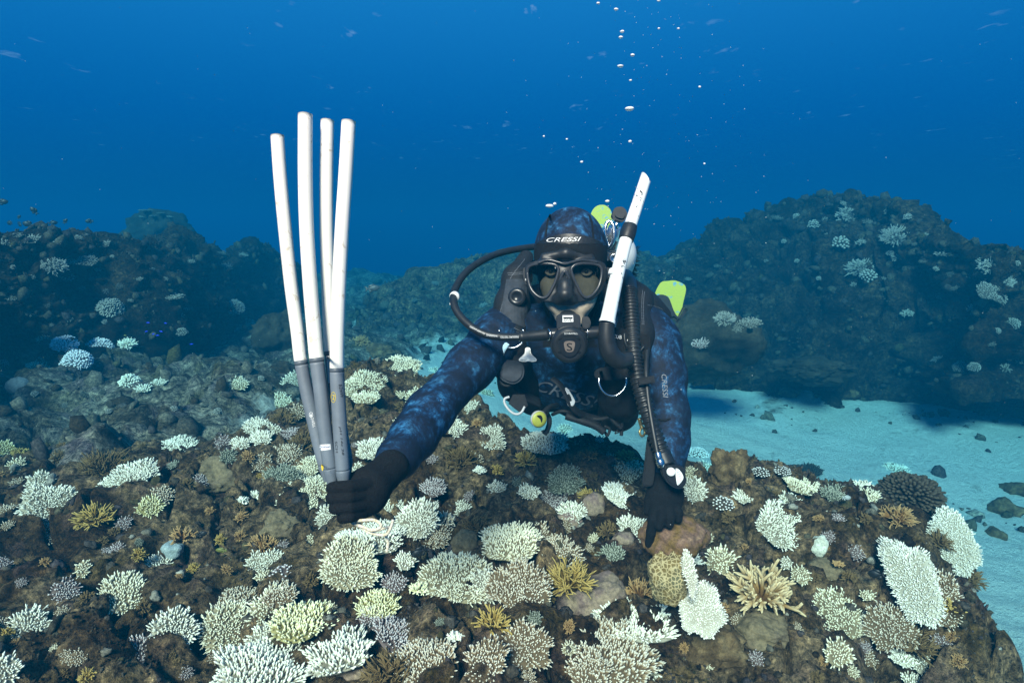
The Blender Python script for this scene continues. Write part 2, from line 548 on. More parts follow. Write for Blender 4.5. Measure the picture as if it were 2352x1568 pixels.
# ---- rippled surface high above
def water_surface():
    n = 60
    xs = np.linspace(-70, 70, n)
    ys = np.linspace(-20, 110, n)
    X, Y = np.meshgrid(xs, ys, indexing='ij')
    V = np.column_stack([X.ravel(), Y.ravel(), np.full(n * n, 6.2) + 0.08 * vnoise(np.column_stack([X.ravel(), Y.ravel(), X.ravel() * 0]) * .4)])
    m = bpy.data.materials.new('rippled_water')
    m.use_nodes = True
    nt = m.node_tree
    nt.nodes.clear()
    out = nt.nodes.new('ShaderNodeOutputMaterial')
    v = obj_vec(nt)
    mp = nd(nt, 'ShaderNodeMapping')
    mp.inputs['Scale'].default_value = (0.55, 0.28, 1)
    mp.inputs['Rotation'].default_value = (0, 0, 0.5)
    nt.links.new(v, mp.inputs['Vector'])
    f = noise_tex(nt, 3.0, 3, 0.55, mp.outputs[0], 0.3)
    g = noise_tex(nt, 0.25, 2, 0.5, v)
    f2 = nd(nt, 'ShaderNodeMath', operation='MULTIPLY')
    nt.links.new(ramp(nt, f, [(0.66, (0, 0, 0)), (0.86, (0.3, 0.3, 0.3))]), f2.inputs[0])
    nt.links.new(ramp(nt, g, [(0.42, (0.0, 0.0, 0.0)), (0.68, (1, 1, 1))]), f2.inputs[1])
    tr = nt.nodes.new('ShaderNodeBsdfTransparent')
    tl = nt.nodes.new('ShaderNodeBsdfTranslucent')
    tl.inputs[0].default_value = (0.75, 0.9, 0.95, 1)
    mx = nt.nodes.new('ShaderNodeMixShader')
    nt.links.new(f2.outputs[0], mx.inputs[0])
    nt.links.new(tr.outputs[0], mx.inputs[1])
    nt.links.new(tl.outputs[0], mx.inputs[2])
    nt.links.new(mx.outputs[0], out.inputs['Surface'])
    return tag(np_obj('water_surface', V, grid_faces(n, n), m), 'rippled sea surface seen from below', kind='structure')
water_surface()
# ================================================================== corals
def ico(sub=1):
    bm = bmesh.new()
    bmesh.ops.create_icosphere(bm, subdivisions=sub, radius=1.0)
    V = np.array([v.co[:] for v in bm.verts])
    F = np.array([[v.index for v in f.verts] for f in bm.faces])
    bm.free()
    return V, F
ICO1, ICO2, ICO3 = ico(2), ico(3), ico(5)
ICO0 = ico(1)

def tubes(B, D, L, r0, r1, k=5, bend=None, prof=((0, 1.0), (0.45, 0.93), (0.82, 0.72), (0.97, 0.34)), t0=None, t1=None, rng=None):
    """many little tapered fingers with rounded ends: vertices, triangles, and how far up the finger each vertex is"""
    n = len(B)
    D = D / (np.linalg.norm(D, axis=1)[:, None] + 1e-9)
    ref = np.where(np.abs(D[:, 2:3]) > 0.9, np.array([[1.0, 0, 0]]), np.array([[0, 0, 1.0]]))
    U = np.cross(D, ref)
    U /= np.linalg.norm(U, axis=1)[:, None] + 1e-9
    W = np.cross(D, U)
    m = len(prof)
    a = np.arange(k) * 2 * math.pi / k
    V = np.zeros((n, m * k + 1, 3))
    T = np.zeros((n, m * k + 1))
    t0 = np.zeros(n) if t0 is None else t0
    t1 = np.ones(n) if t1 is None else t1
    for j, (t, q) in enumerate(prof):
        C = B + D * (L * t)[:, None]
        if bend is not None:
            C = C + bend * (t * t * L)[:, None]
        rr = (r0 + (r1 - r0) * t) * q
        for s in range(k):
            V[:, j * k + s] = C + (U * math.cos(a[s] + j * 0.3) + W * math.sin(a[s] + j * 0.3)) * rr[:, None]
            T[:, j * k + s] = t0 + (t1 - t0) * t
    tip = B + D * L[:, None]
    if bend is not None:
        tip = tip + bend * L[:, None]
    V[:, -1] = tip
    T[:, -1] = t1
    f = []
    for j in range(m - 1):
        for s in range(k):
            s2 = (s + 1) % k
            f.append((j * k + s, j * k + s2, (j + 1) * k + s2))
            f.append((j * k + s, (j + 1) * k + s2, (j + 1) * k + s))
    for s in range(k):
        f.append(((m - 1) * k + s, (m - 1) * k + (s + 1) % k, m * k))
    f = np.array(f)
    F = (f[None] + (np.arange(n) * (m * k + 1))[:, None, None]).reshape(-1, 3)
    return V.reshape(-1, 3), F, T.ravel()

def merge(parts):
    Vs, Fs, Ts, o = [], [], [], 0
    for V, F, T in parts:
        Vs.append(V)
        Fs.append(F + o)
        Ts.append(T)
        o += len(V)
    return np.concatenate(Vs), np.concatenate(Fs), np.concatenate(Ts)

def coral_mat(name, base, mid, tip, p1=0.35, p2=0.8, mott=0.25):
    m, nt, b = new_mat(name)
    at = nd(nt, 'ShaderNodeAttribute')
    at.attribute_name = 'tip'
    c = ramp(nt, at.outputs['Fac'], [(0.0, base), (p1, mid), (p2, tip)])
    v = obj_vec(nt)
    n = noise_tex(nt, 22, 4, 0.6, v)
    c = mix(nt, mott, c, ramp(nt, n, [(0.35, (0.55, 0.50, 0.40)), (0.6, (1.0, 1.0, 1.0))]), 'MULTIPLY')
    nt.links.new(c, b.inputs['Base Color'])
    b.inputs['Roughness'].default_value = 0.8
    b.inputs['Specular IOR Level'].default_value = 0.2
    n2 = noise_tex(nt, 420, 2, 0.5, v)
    bump(nt, b, n2, 0.35, 0.002)
    return m

CM = {
    'white': coral_mat('bleached_white_coral', (0.13, 0.11, 0.075), (0.62, 0.59, 0.46), (0.92, 0.91, 0.78), 0.36, 0.66),
    'cream': coral_mat('cream_coral', (0.12, 0.09, 0.05), (0.55, 0.48, 0.30), (0.90, 0.87, 0.68), 0.36, 0.70),
    'lemon': coral_mat('pale_yellow_coral', (0.13, 0.105, 0.035), (0.56, 0.51, 0.22), (0.90, 0.87, 0.58), 0.36, 0.70),
    'tan': coral_mat('tan_coral_with_white_tips', (0.10, 0.068, 0.036), (0.32, 0.225, 0.125), (0.86, 0.82, 0.68), 0.5, 0.95),
    'mauve': coral_mat('mauve_brown_coral_with_white_tips', (0.09, 0.065, 0.055), (0.26, 0.19, 0.18), (0.80, 0.78, 0.76), 0.55, 0.97),
    'slate': coral_mat('grey_green_coral', (0.06, 0.065, 0.045), (0.20, 0.21, 0.15), (0.52, 0.55, 0.46), 0.55, 0.98),
    'brown': coral_mat('brown_coral', (0.035, 0.022, 0.010), (0.11, 0.068, 0.026), (0.22, 0.15, 0.065), 0.5, 0.98),
    'gold': coral_mat('golden_coral', (0.09, 0.05, 0.010), (0.30, 0.19, 0.040), (0.55, 0.40, 0.13), 0.5, 0.95),
    'orange': coral_mat('orange_brown_coral', (0.07, 0.032, 0.010), (0.24, 0.12, 0.038), (0.50, 0.33, 0.15), 0.5, 0.97),
    'antler': coral_mat('golden_antler_coral', (0.07, 0.03, 0.008), (0.30, 0.17, 0.055), (0.72, 0.58, 0.34), 0.5, 0.97),
    'dark': coral_mat('dark_brown_coral', (0.012, 0.009, 0.006), (0.038, 0.028, 0.018), (0.085, 0.068, 0.046), 0.5, 0.98),
    'knobwhite': coral_mat('white_knobbed_coral', (0.05, 0.04, 0.03), (0.25, 0.22, 0.18), (0.86, 0.86, 0.82), 0.45, 0.8),
    'far': coral_mat('far_coral_painted_dim', (0.03, 0.03, 0.022), (0.09, 0.085, 0.07), (0.22, 0.22, 0.19), 0.45, 0.9),  # distant coral dimmed in its colour, painting the low light on the banks
    'farwhite_dimmed': coral_mat('bleached_coral_painted_dim', (0.06, 0.055, 0.045), (0.16, 0.155, 0.13), (0.38, 0.38, 0.34), 0.45, 0.9),  # white coral painted dim, as if less light reached it far off
    'bright': coral_mat('stark_white_coral', (0.30, 0.28, 0.21), (0.74, 0.72, 0.60), (0.93, 0.92, 0.82), 0.3, 0.6, 0.15),
    'lilac': coral_mat('pale_lilac_coral', (0.10, 0.08, 0.09), (0.42, 0.38, 0.40), (0.84, 0.83, 0.86), 0.45, 0.85),
}

def frame_from(n, xdir):
    x = xdir - n * xdir.dot(n)
    x.normalize()
    y = n.cross(x)
    return Matrix((x, y, n)).transposed()

def view_normal(pt, ratio, roll):
    """a plate normal that shows `ratio` of its width as height, its up side leaning by roll degrees in the picture"""
    v = (CAMP - pt).normalized()
    u = Vector((0, 0, 1)) - v * v.z
    u.normalize()
    u = Matrix.Rotation(math.radians(roll), 3, -v) @ u
    s = max(0.30, min(0.96, ratio))
    n = v * s + u * math.sqrt(1 - s * s)
    return n.normalized(), v, u

def outline(th, rs, lob):
    r = np.ones_like(th)
    for k in range(2, 7):
        r = r + lob / k * 1.2 * math.sin(1) * np.sin(k * th + rs.uniform(0, 6.28)) * rs.uniform(0.3, 1.0)
    return r

def plate_parts(R, asp, seed, spacing, blen, brad, lob=0.22, dome=0.09, spiky=1.0, hole=None):
    """local: z is the plate's up side; returns base plate and fingers"""
    rs = np.random.RandomState(seed)
    ph = rs.uniform(0, 6.28, 8)
    am = rs.uniform(0.2, 1.0, 8)
    def rho(th):
        r = np.ones_like(th)
        for k in range(2, 8):
            r = r + lob / k * am[k] * np.sin(k * th + ph[k]) * 1.3
        return r
    n = max(22, int(math.pi * R * R * asp / (spacing * spacing)))
    i = np.arange(n) + 0.5
    th = i * 2.399963 + rs.uniform(-.25, .25, n)
    q = np.sqrt(i / n)
    q = np.clip(q + rs.uniform(-.03, .03, n), 0, 1)
    rr = q * rho(th) * (R - blen * 0.45)
    px, py = rr * np.cos(th), rr * np.sin(th) * asp
    wob = R * 0.07 * (np.sin(px / R * 4 + ph[0]) + np.sin(py / R * 5 + ph[1]))
    zz = -dome * R * q ** 2 * 1.0 + wob * 0.6
    B = np.column_stack([px, py, zz])
    rad = np.column_stack([np.cos(th), np.sin(th), np.zeros(n)])
    D = rad * (0.08 + 1.0 * q[:, None] ** 4 * spiky) + np.array([[0, 0, 1.0]]) * (1 - 0.62 * q[:, None] ** 4) + rs.normal(0, .16, (n, 3))
    L = blen * rs.uniform(0.7, 1.2, n) * (0.85 + 0.55 * q ** 4)
    r0 = brad * rs.uniform(0.85, 1.2, n)
    bend = np.column_stack([rs.normal(0, .12, n), rs.normal(0, .12, n), 0.12 + rs.normal(0, .08, n)])
    Dn = D / np.linalg.norm(D, axis=1)[:, None]
    parts = [tubes(B - Dn * (blen * 0.25), D, L * 1.25, r0, r0 * 0.80, 4, bend, ((0, 1.0), (0.8, 0.9)))]
    # side branchlets, mostly towards the rim
    for rep in range(2):
        pick = rs.uniform(0, 1, n) < (0.20 + 0.45 * q)
        if pick.sum() < 3:
            continue
        nb = pick.sum()
        t = rs.uniform(0.3, 0.8, nb)
        B2 = B[pick] + Dn[pick] * (L[pick] * t)[:, None] + bend[pick] * (t * t * L[pick])[:, None]
        D2 = Dn[pick] + rs.normal(0, .75, (nb, 3))
        L2 = L[pick] * rs.uniform(0.25, 0.45, nb)
        parts.append(tubes(B2, D2, L2, r0[pick] * 0.78, r0[pick] * 0.55, 3, None, ((0, 1.0), (0.7, 0.75)), t0=0.35 + 0.4 * t, t1=np.full(nb, 1.0)))
    fingers = merge(parts)
    # the plate: a lens with an irregular rim on a short stalk
    m, kk = 28, 6
    tb = np.linspace(0, 2 * math.pi, m, endpoint=False)
    rb = rho(tb) * (R - blen * 0.5)
    rows = []
    for (f, z) in ((0.02, 0), (0.2, 0), (0.4, 0), (0.6, 0), (0.8, 0), (1.0, 0), (0.97, -0.07), (0.45, -0.24), (0.26, -0.55), (0.30, -1.15)):
        x_, y_ = rb * f * np.cos(tb), rb * f * np.sin(tb) * asp
        zz = z * R - dome * R * f * f * (1 if z > -0.2 else 0) - 0.015 * R
        if z > -0.2:
            zz = zz + 0.042 * R * (np.sin(x_ / R * 4 + ph[0]) + np.sin(y_ / R * 5 + ph[1]))
        rows.append(np.column_stack([x_, y_, np.zeros(m) + zz]))
    V = np.stack(rows, 1).reshape(-1, 3)
    F4 = grid_faces(m, len(rows), wrap=True)
    F = np.concatenate([F4[:, [0, 1, 2]], F4[:, [0, 2, 3]]])
    T = np.tile(np.array([.03, .03, .03, .03, .1, .2, .1, .0, .0, .0]), m)
    return (V, F, T), fingers

def bush_parts(R, asp, seed, nst, brad, forks=3, flat=0.5):
    """stems that fan out of one foot and fork"""
    rs = np.random.RandomState(seed)
    i = np.arange(nst) + 0.5
    th = i * 2.399963 + rs.uniform(-.3, .3, nst)
    c = 1 - i / nst * 0.92
    s = np.sqrt(1 - c * c)
    D = np.column_stack([np.cos(th) * s, np.sin(th) * s * asp, c * (1 - flat * 0.35) + 0.1]) + rs.normal(0, .10, (nst, 3))
    D /= np.linalg.norm(D, axis=1)[:, None]
    L = R * rs.uniform(0.62, 0.95, nst)
    B = np.column_stack([D[:, 0] * 0.16 * R, D[:, 1] * 0.16 * R, np.zeros(nst)])
    parts = [tubes(B, D, L, np.full(nst, brad * 1.25), np.full(nst, brad * 0.8), 5, rs.normal(0, .10, (nst, 3)), t1=np.full(nst, .95))]
    for rep in range(forks):
        t = rs.uniform(0.35, 0.85, nst)
        B2 = B + D * (L * t)[:, None]
        D2 = D + rs.normal(0, .48, (nst, 3))
        L2 = R * rs.uniform(0.20, 0.42, nst)
        parts.append(tubes(B2, D2, L2, np.full(nst, brad * 1.0), np.full(nst, brad * 0.62), 5, None, ((0, 1.0), (0.6, 0.85), (0.93, 0.5)), t0=0.25 + .45 * t, t1=np.ones(nst)))
        pick = rs.uniform(0, 1, nst) < 0.6
        if pick.sum() > 2:
            nb = pick.sum()
            D2n = D2[pick] / np.linalg.norm(D2[pick], axis=1)[:, None]
            B3 = B2[pick] + D2n * (L2[pick] * 0.5)[:, None]
            parts.append(tubes(B3, D2n + rs.normal(0, .6, (nb, 3)), L2[pick] * 0.55, np.full(nb, brad * 0.8), np.full(nb, brad * 0.5), 4, None, ((0, 1.0), (0.7, 0.75)), t0=np.full(nb, .6), t1=np.ones(nb)))
    fingers = merge(parts)
    V, F = ICO0
    return (V * np.array([R * .34, R * .34 * asp, R * .22]), F, np.zeros(len(V))), fingers

def knob_parts(R, asp, seed, n, kl, kr):
    """a dome packed with blunt knobs"""
    rs = np.random.RandomState(seed)
    i = np.arange(n) + 0.5
    th = i * 2.399963
    c = 1 - i / n * 1.05
    s = np.sqrt(np.maximum(0, 1 - c * c))
    D = np.column_stack([np.cos(th) * s, np.sin(th) * s, c])
    sc = np.array([1, asp, 0.85])
    lump = 1 + 0.10 * vnoise(D * 2.3 + seed, seed)
    B = D * sc * R * 0.72 * lump[:, None]
    Dj = D + rs.normal(0, .22, (n, 3))
    parts = [tubes(B, Dj, R * kl * rs.uniform(.7, 1.25, n), R * kr * rs.uniform(.8, 1.1, n), R * kr * rs.uniform(.85, 1.15, n), 6, None, ((0, 1.0), (0.5, 1.05), (0.82, 0.85), (0.97, 0.45)))]
    V, F = ICO1
    return (V * sc * R * 0.74, F, np.zeros(len(V))), merge(parts)

def rock_parts(R, sy, sz, seed, rough=0.22, sub=None, fine=1.0):
    V, F = sub or ICO3
    q = V * 1.25 + seed * 3.3
    d = 1 + rough * fbm(q, 4, seed) * 1.6 + rough * 0.55 * (0.5 - worley(q * 2.2, seed)[0]) + rough * 0.22 * fine * (0.5 - worley(q * 6, seed + 4)[0]) + rough * 0.16 * fine * (fbm(q * 9, 3, seed + 7)) + rough * 0.10 * fine * (0.5 - worley(q * 15, seed + 9)[0])
    return V * d[:, None] * np.array([R, R * sy, R * sz]), F, np.clip((d - 0.7) / 0.6, 0, 1)

def put(o, M, pt):
    o.matrix_world = Matrix.Translation(pt) @ M.to_4x4()

def ground_hit(px, py, maxd=40):
    d = ray(px, py).normalized()
    best = None
    for bv in (KNOLL_BVH, LEFT_BVH, RIGHT_BVH, MID_BVH, BED_BVH):
        h = bv.ray_cast(CAMP, d, maxd)
        if h[0] is not None and (best is None or h[3] < best[3]):
            best = h
    return best

_ev = seabed.data
_bv = np.zeros(len(_ev.vertices) * 3, dtype=np.float32)
_ev.vertices.foreach_get('co', _bv)
BED_BVH = BVHTree.FromPolygons([tuple(v) for v in _bv.reshape(-1, 3).tolist()], [tuple(f) for f in grid_faces(370, 260).tolist()])

GROUPS = {}
N_CORAL = 0
def coral(form, colour, px, py, w, h, label, roll=0.0, rot=0.0, sp=1.0, group=None, thick=1.0, depth=None, name=None):
    """build one colony seen at px,py spanning w by h picture units"""
    global N_CORAL
    N_CORAL += 1
    seed = 1000 + N_CORAL * 13
    hit = ground_hit(px, py)
    if depth is not None:
        pt = P(px, py, depth)
    elif hit is None:
        return None
    else:
        pt = hit[0]
    v0 = (CAMP - pt)
    dist = (pt - CAMP).dot(FWD)
    u = dist / FPX
    far = max(1.0, dist / 2.2)
    W, H = w * u * 1.10, h * u * 1.10
    R = max(W, H) * 0.5 if form in ('plate',) else W * 0.5
    mat = CM[colour]
    if form == 'plate':
        n, v, up = view_normal(pt, h / w, roll)
        asp = 1.0
        if h > w * 0.96:
            n, v, up = view_normal(pt, 0.93, roll)
            asp = w / h
        spc = 0.0053 * sp * far
        base, fing = plate_parts(R, asp, seed, spc, 0.0080 * sp ** 1.5 * far ** 0.5 * min(1, R / 0.045) ** 0.6, 0.0020 * sp * thick * far ** 0.8, hole=None)
        lift = 0.20 * R + 0.010
        xd = (RGT if asp == 1.0 else up)
        if asp != 1.0:
            xd = up
        M = frame_from(n, xd) @ Matrix.Rotation(math.radians(rot), 3, 'Z')
        loc = pt + v * lift
        nm = name or 'plate_coral'
        bn = 'finger_tips'
    elif form in ('bush', 'antler'):
        n, v, up = view_normal(pt, 0.45, roll)
        nst = int(min(130, max(30, (R / 0.0075) ** 2 * 0.9))) if form == 'bush' else 46
        br = (0.0027 if form == 'bush' else 0.0062) * thick * far ** 0.8
        base, fing = bush_parts(R * 1.12, 1.0, seed, nst, br, 3 if form == 'bush' else 4)
        M = frame_from(n, RGT)
        loc = pt + v * (0.02 + 0.25 * R) - up * (H * 0.30)
        nm = name or ('bush_coral' if form == 'bush' else 'antler_coral')
        bn = 'branches'
    elif form == 'knob':
        n, v, up = view_normal(pt, 0.5, roll)
        base, fing = knob_parts(R, 1.0, seed, int(min(330, max(50, (R / 0.007) ** 2 * 1.6))), 0.20 * thick, 0.072 * thick ** 0.5 * (0.06 / max(R, 0.03)) ** 0.35)
        M = frame_from(n, RGT) @ Matrix.Diagonal((1, 1, max(0.5, min(1.2, h / w))))
        loc = pt + v * 0.01 - up * (H * 0.15)
        nm = name or 'knob_coral'
        bn = 'knobs'
    p = bpy.data.objects.new(nm, np_mesh(nm, base[0], base[1], mat, attr={'tip': base[2]}))
    link(p)
    put(p, M, loc)
    c = bpy.data.objects.new(bn, np_mesh(bn, fing[0], fing[1], mat, attr={'tip': fing[2]}))
    link(c, p)
    tag(c, kind='stuff')
    tag(p, label, 'coral', group)
    return p
# ---- low encrusting growth over the near reef: far too many to count
def growth_material(name='encrusting_growth', dk=1.0):
    m, nt, b = new_mat(name)
    at = nd(nt, 'ShaderNodeAttribute')
    at.attribute_name = 'tone'
    c = ramp(nt, at.outputs['Fac'], [(0.0, (0.030, 0.022, 0.015)), (0.18, (0.085, 0.060, 0.036)), (0.34, (0.14, 0.12, 0.095)), (0.5, (0.10, 0.082, 0.090)),
                                     (0.62, (0.12, 0.10, 0.035)), (0.78, (0.18, 0.16, 0.12)), (0.93, (0.28, 0.25, 0.20)), (1.0, (0.50, 0.49, 0.42))])
    if dk != 1.0:
        c = mix(nt, 1.0, c, (dk, dk, dk), 'MULTIPLY')
    v = obj_vec(nt)
    n = noise_tex(nt, 70, 5, 0.75, v)
    c = mix(nt, 0.8, c, ramp(nt, n, [(0.34, (0.12, 0.12, 0.12)), (0.5, (0.8, 0.8, 0.8)), (0.68, (2.2, 2.1, 1.9))]), 'MULTIPLY')
    nt.links.new(c, b.inputs['Base Color'])
    b.inputs['Roughness'].default_value = 0.95
    b.inputs['Specular IOR Level'].default_value = 0.1
    bump(nt, b, n, 0.8, 0.008)
    return m
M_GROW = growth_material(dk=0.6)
M_GROW_DIMMED = growth_material('bank_growth_painted_dim', 0.42)  # same growth, darkened in colour to stand in for fading light on the banks

def scatter_growth(parent, bvh_pts, nrm, n, smin, smax, seed, name='encrusting_growth', pw=2.2, sub=None, tmax=0.985, mat=None):
    rs = np.random.RandomState(seed)
    pick = rs.randint(0, len(bvh_pts), n)
    C = bvh_pts[pick]
    N = nrm[pick]
    BV, BF = sub or ICO1
    k = len(BV)
    s = smin + (smax - smin) * rs.uniform(0, 1, n) ** pw
    far = np.maximum(1.0, np.linalg.norm(C - np.array(CAMP), axis=1) / 2.0)
    s = s * far ** 0.7
    # random rotation per lump
    A = rs.normal(0, 1, (n, 3, 3))
    Q, _ = np.linalg.qr(A)
    S = np.stack([rs.uniform(.7, 1.4, n), rs.uniform(.6, 1.2, n), rs.uniform(.5, 1.0, n)], 1)
    L = np.einsum('nij,nkj->nki', Q, BV[None] * S[:, None, :])
    L = L * (1 + 0.62 * vnoise((L.reshape(-1, 3) * 2.1 + np.repeat(rs.uniform(0, 99, (n, 1)), k, 0))).reshape(n, k))[..., None]
    V = C[:, None] + L * s[:, None, None] + N[:, None] * (s * 0.15)[:, None, None]
    F = (BF[None] + (np.arange(n) * k)[:, None, None]).reshape(-1, 3)
    tone = np.clip(0.5 + 0.85 * fbm(C * 5.5, 3, seed) + rs.normal(0, .20, n), 0, tmax)
    o = np_obj(name, V.reshape(-1, 3), F, mat or M_GROW, parent=parent, attr={'tone': np.repeat(tone, k)})
    tag(o, kind='stuff')
    return o

def mesh_pts(o):
    me = o.data
    n = len(me.vertices)
    co = np.zeros(n * 3, dtype=np.float32)
    me.vertices.foreach_get('co', co)
    no = np.zeros(n * 3, dtype=np.float32)
    me.vertex_normals.foreach_get('vector', no)
    return co.reshape(-1, 3).astype(float), no.reshape(-1, 3).astype(float)

_pts, _nrm = mesh_pts(reef_knoll)
_sel = (_pts[:, 2] > 0.45) & (_pts[:, 1] > 0.35)
scatter_growth(reef_knoll, _pts[_sel], _nrm[_sel], 1700, 0.004, 0.017, 11)
# knobbly tufts of stubby fingers on the rock
def scatter_tufts(parent, pts, nrm, n, seed, name='turf_tufts', size=1.0, mat=None):
    rs = np.random.RandomState(seed)
    dens = fbm(pts * 3.3, 3, seed)
    ok = np.where(dens > 0.08)[0]
    pick = ok[rs.randint(0, len(ok), n)]
    C, N = pts[pick], nrm[pick]
    far = np.maximum(1.0, np.linalg.norm(C - np.array(CAMP), axis=1) / 2.0)
    D = N + rs.normal(0, .55, (n, 3)) + np.array([0, 0, .4])
    L = rs.uniform(.005, .014, n) * far * size
    r = rs.uniform(.0020, .0046, n) * far * size
    V, F, T = tubes(C - N * 0.003, D, L, r, r * .8, 4, None, ((0, 1.0), (0.75, 0.9)))
    k = len(V) // n
    tone = np.clip(0.22 + 0.6 * fbm(C * 4.1, 3, seed + 5) + rs.normal(0, .12, n), 0.02, 0.9)
    t = np.repeat(tone, k) + 0.10 * T
    o = np_obj(name, V, F, mat or M_GROW, parent=parent, attr={'tone': np.clip(t, 0, 0.95)})
    tag(o, kind='stuff')
scatter_tufts(reef_knoll, _pts[_sel], _nrm[_sel], 10000, 21)
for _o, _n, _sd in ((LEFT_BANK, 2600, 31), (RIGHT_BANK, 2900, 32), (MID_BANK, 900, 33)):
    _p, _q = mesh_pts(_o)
    scatter_growth(_o, _p, _q, int(_n * .8), 0.004, 0.024, _sd, tmax=.75, sub=ICO0, mat=M_GROW_DIMMED if _o is not MID_BANK else M_GROW)
    scatter_tufts(_o, _p, _q, int(_n * 1.4), _sd + 50, size=0.8, mat=M_GROW_DIMMED if _o is not MID_BANK else M_GROW)
_p, _q = mesh_pts(seabed)
_a = np.zeros(len(_p), dtype=np.float32)
seabed.data.attributes['rocky'].data.foreach_get('value', _a)
_r = np.linalg.norm(_p[:, :2], axis=1)
_s2 = (_a > 0.5) & (_r > 2) & (_r < 14)
scatter_growth(seabed, _p[_s2], _q[_s2], 2000, 0.006, 0.036, 34, 'rubble', tmax=.85, sub=ICO0)
_s3 = (_a > 0.22) & (_a < 0.55) & (_r > 2) & (_r < 9)
scatter_growth(seabed, _p[_s3], _q[_s3], 1300, 0.004, 0.026, 35, 'rubble', 3.0, sub=ICO0)
# ---- boulders, massive corals and crusts
def honeycomb_mat():
    m, nt, b = new_mat('honeycomb_coral')
    v = obj_vec(nt)
    vo = nd(nt, 'ShaderNodeTexVoronoi')
    vo.inputs['Scale'].default_value = 115
    nt.links.new(v, vo.inputs['Vector'])
    ve = nd(nt, 'ShaderNodeTexVoronoi', feature='DISTANCE_TO_EDGE')
    ve.inputs['Scale'].default_value = 115
    nt.links.new(v, ve.inputs['Vector'])
    big = noise_tex(nt, 12, 3, 0.6, v)
    c = ramp(nt, big, [(0.35, (0.085, 0.06, 0.020)), (0.5, (0.17, 0.115, 0.030)), (0.62, (0.11, 0.10, 0.045))])
    c = mix(nt, ramp(nt, ve.outputs['Distance'], [(0.02, (1, 1, 1)), (0.16, (0, 0, 0))]), c, (0.46, 0.37, 0.19))
    nt.links.new(c, b.inputs['Base Color'])
    b.inputs['Roughness'].default_value = 0.85
    bump(nt, b, ve.outputs['Distance'], -0.9, 0.004)
    return m
def crust_mat(name, cols, scale, thr=None):
    m, nt, b = new_mat(name)
    v = obj_vec(nt)
    a = noise_tex(nt, scale, 5, 0.65, v, 0.5)
    n = len(cols)
    c = ramp(nt, a, [(0.3 + 0.4 * i / (n - 1), q) for i, q in enumerate(cols)])
    f = noise_tex(nt, scale * 9, 4, 0.75, v)
    c = mix(nt, 0.7, c, ramp(nt, f, [(0.3, (0.35, 0.35, 0.35)), (0.52, (1, 1, 1)), (0.7, (1.6, 1.55, 1.45))]), 'MULTIPLY')
    if name not in ('bare_white_coral', 'pale_blue_crust', 'smooth_grey_plate'):
        c = mix(nt, 1.0, c, (1.22, 0.98, 0.76), 'MULTIPLY')
    nt.links.new(c, b.inputs['Base Color'])
    b.inputs['Roughness'].default_value = 0.9
    b.inputs['Specular IOR Level'].default_value = 0.15
    bump(nt, b, f, 0.6, 0.006)
    return m
RM = {
    'olive': crust_mat('olive_brown_crust', [(0.07, 0.055, 0.02), (0.13, 0.10, 0.045), (0.15, 0.11, 0.10), (0.27, 0.22, 0.16)], 14),
    'violet': crust_mat('violet_grey_rock', [(0.08, 0.06, 0.07), (0.17, 0.145, 0.16), (0.25, 0.23, 0.20), (0.14, 0.12, 0.14)], 12),
    'grey': crust_mat('grey_green_rock', [(0.06, 0.058, 0.045), (0.16, 0.15, 0.11), (0.10, 0.09, 0.08)], 10),
    'white': crust_mat('bare_white_coral', [(0.40, 0.37, 0.26), (0.62, 0.63, 0.52), (0.72, 0.74, 0.63)], 16),
    'honey': honeycomb_mat(),
    'brown': crust_mat('knobbly_brown_rock', [(0.035, 0.026, 0.016), (0.10, 0.08, 0.05), (0.22, 0.19, 0.12)], 22),
    'blue': crust_mat('pale_blue_crust', [(0.16, 0.20, 0.20), (0.34, 0.42, 0.42), (0.22, 0.27, 0.25)], 26),
    'bluegrey': crust_mat('smooth_grey_plate', [(0.14, 0.16, 0.17), (0.22, 0.24, 0.24)], 6),
    'dull': crust_mat('far_rock_painted_dim', [(0.012, 0.012, 0.010), (0.030, 0.029, 0.024), (0.06, 0.057, 0.048)], 5),  # distant rock with the lack of light painted into its colour
}
def boulder(name, cat, mat, px, py, w, h, label, seed, rough=0.22, depth=None, roll=0.0, sy=0.9, fine=1.0, kind=None, push=0.3, group=None):
    hit = ground_hit(px, py)
    pt = P(px, py, depth) if depth else hit[0]
    dist = (pt - CAMP).dot(FWD)
    u = dist / FPX
    R = w * u * 0.5
    V, F, T = rock_parts(R, sy, h / w * 1.05, seed, rough, None if w > 60 else ICO2, fine)
    # lay the outline in the picture plane
    M = Matrix((RGT, FWD, UPV)).transposed() @ Matrix.Rotation(math.radians(roll), 3, 'Y')
    o = bpy.data.objects.new(name, np_mesh(name, V, F, RM[mat]))
    link(o)
    o.matrix_world = Matrix.Translation(pt + FWD * (R * push)) @ M.to_4x4()
    tag(o, label, cat, group, kind)
    return o
boulder('boulder_coral', 'coral', 'olive', 1551, 1234, 148, 100, 'rounded olive brown boulder coral under the planted glove', 3, .20, depth=1.485, push=0.15)
boulder('honeycomb_coral', 'coral', 'honey', 1540, 1330, 92, 116, 'brown honeycomb patterned coral below the olive boulder', 5, .24, depth=1.42, push=0.45, fine=.5)
coral('plate', 'bright', 1584, 1312, 28, 96, 'narrow white margin along the right side of the honeycomb coral', -14, 0, .6, depth=1.40, name='white_crust')
coral('plate', 'bright', 1612, 1396, 92, 116, 'bare white crust coral below the honeycomb coral', 12, 0, .6, depth=1.42, name='white_crust')
boulder('boulder_coral', 'coral', 'violet', 1352, 1394, 190, 112, 'violet grey pitted boulder left of the honeycomb coral', 12, .26, push=0.35, roll=-14)
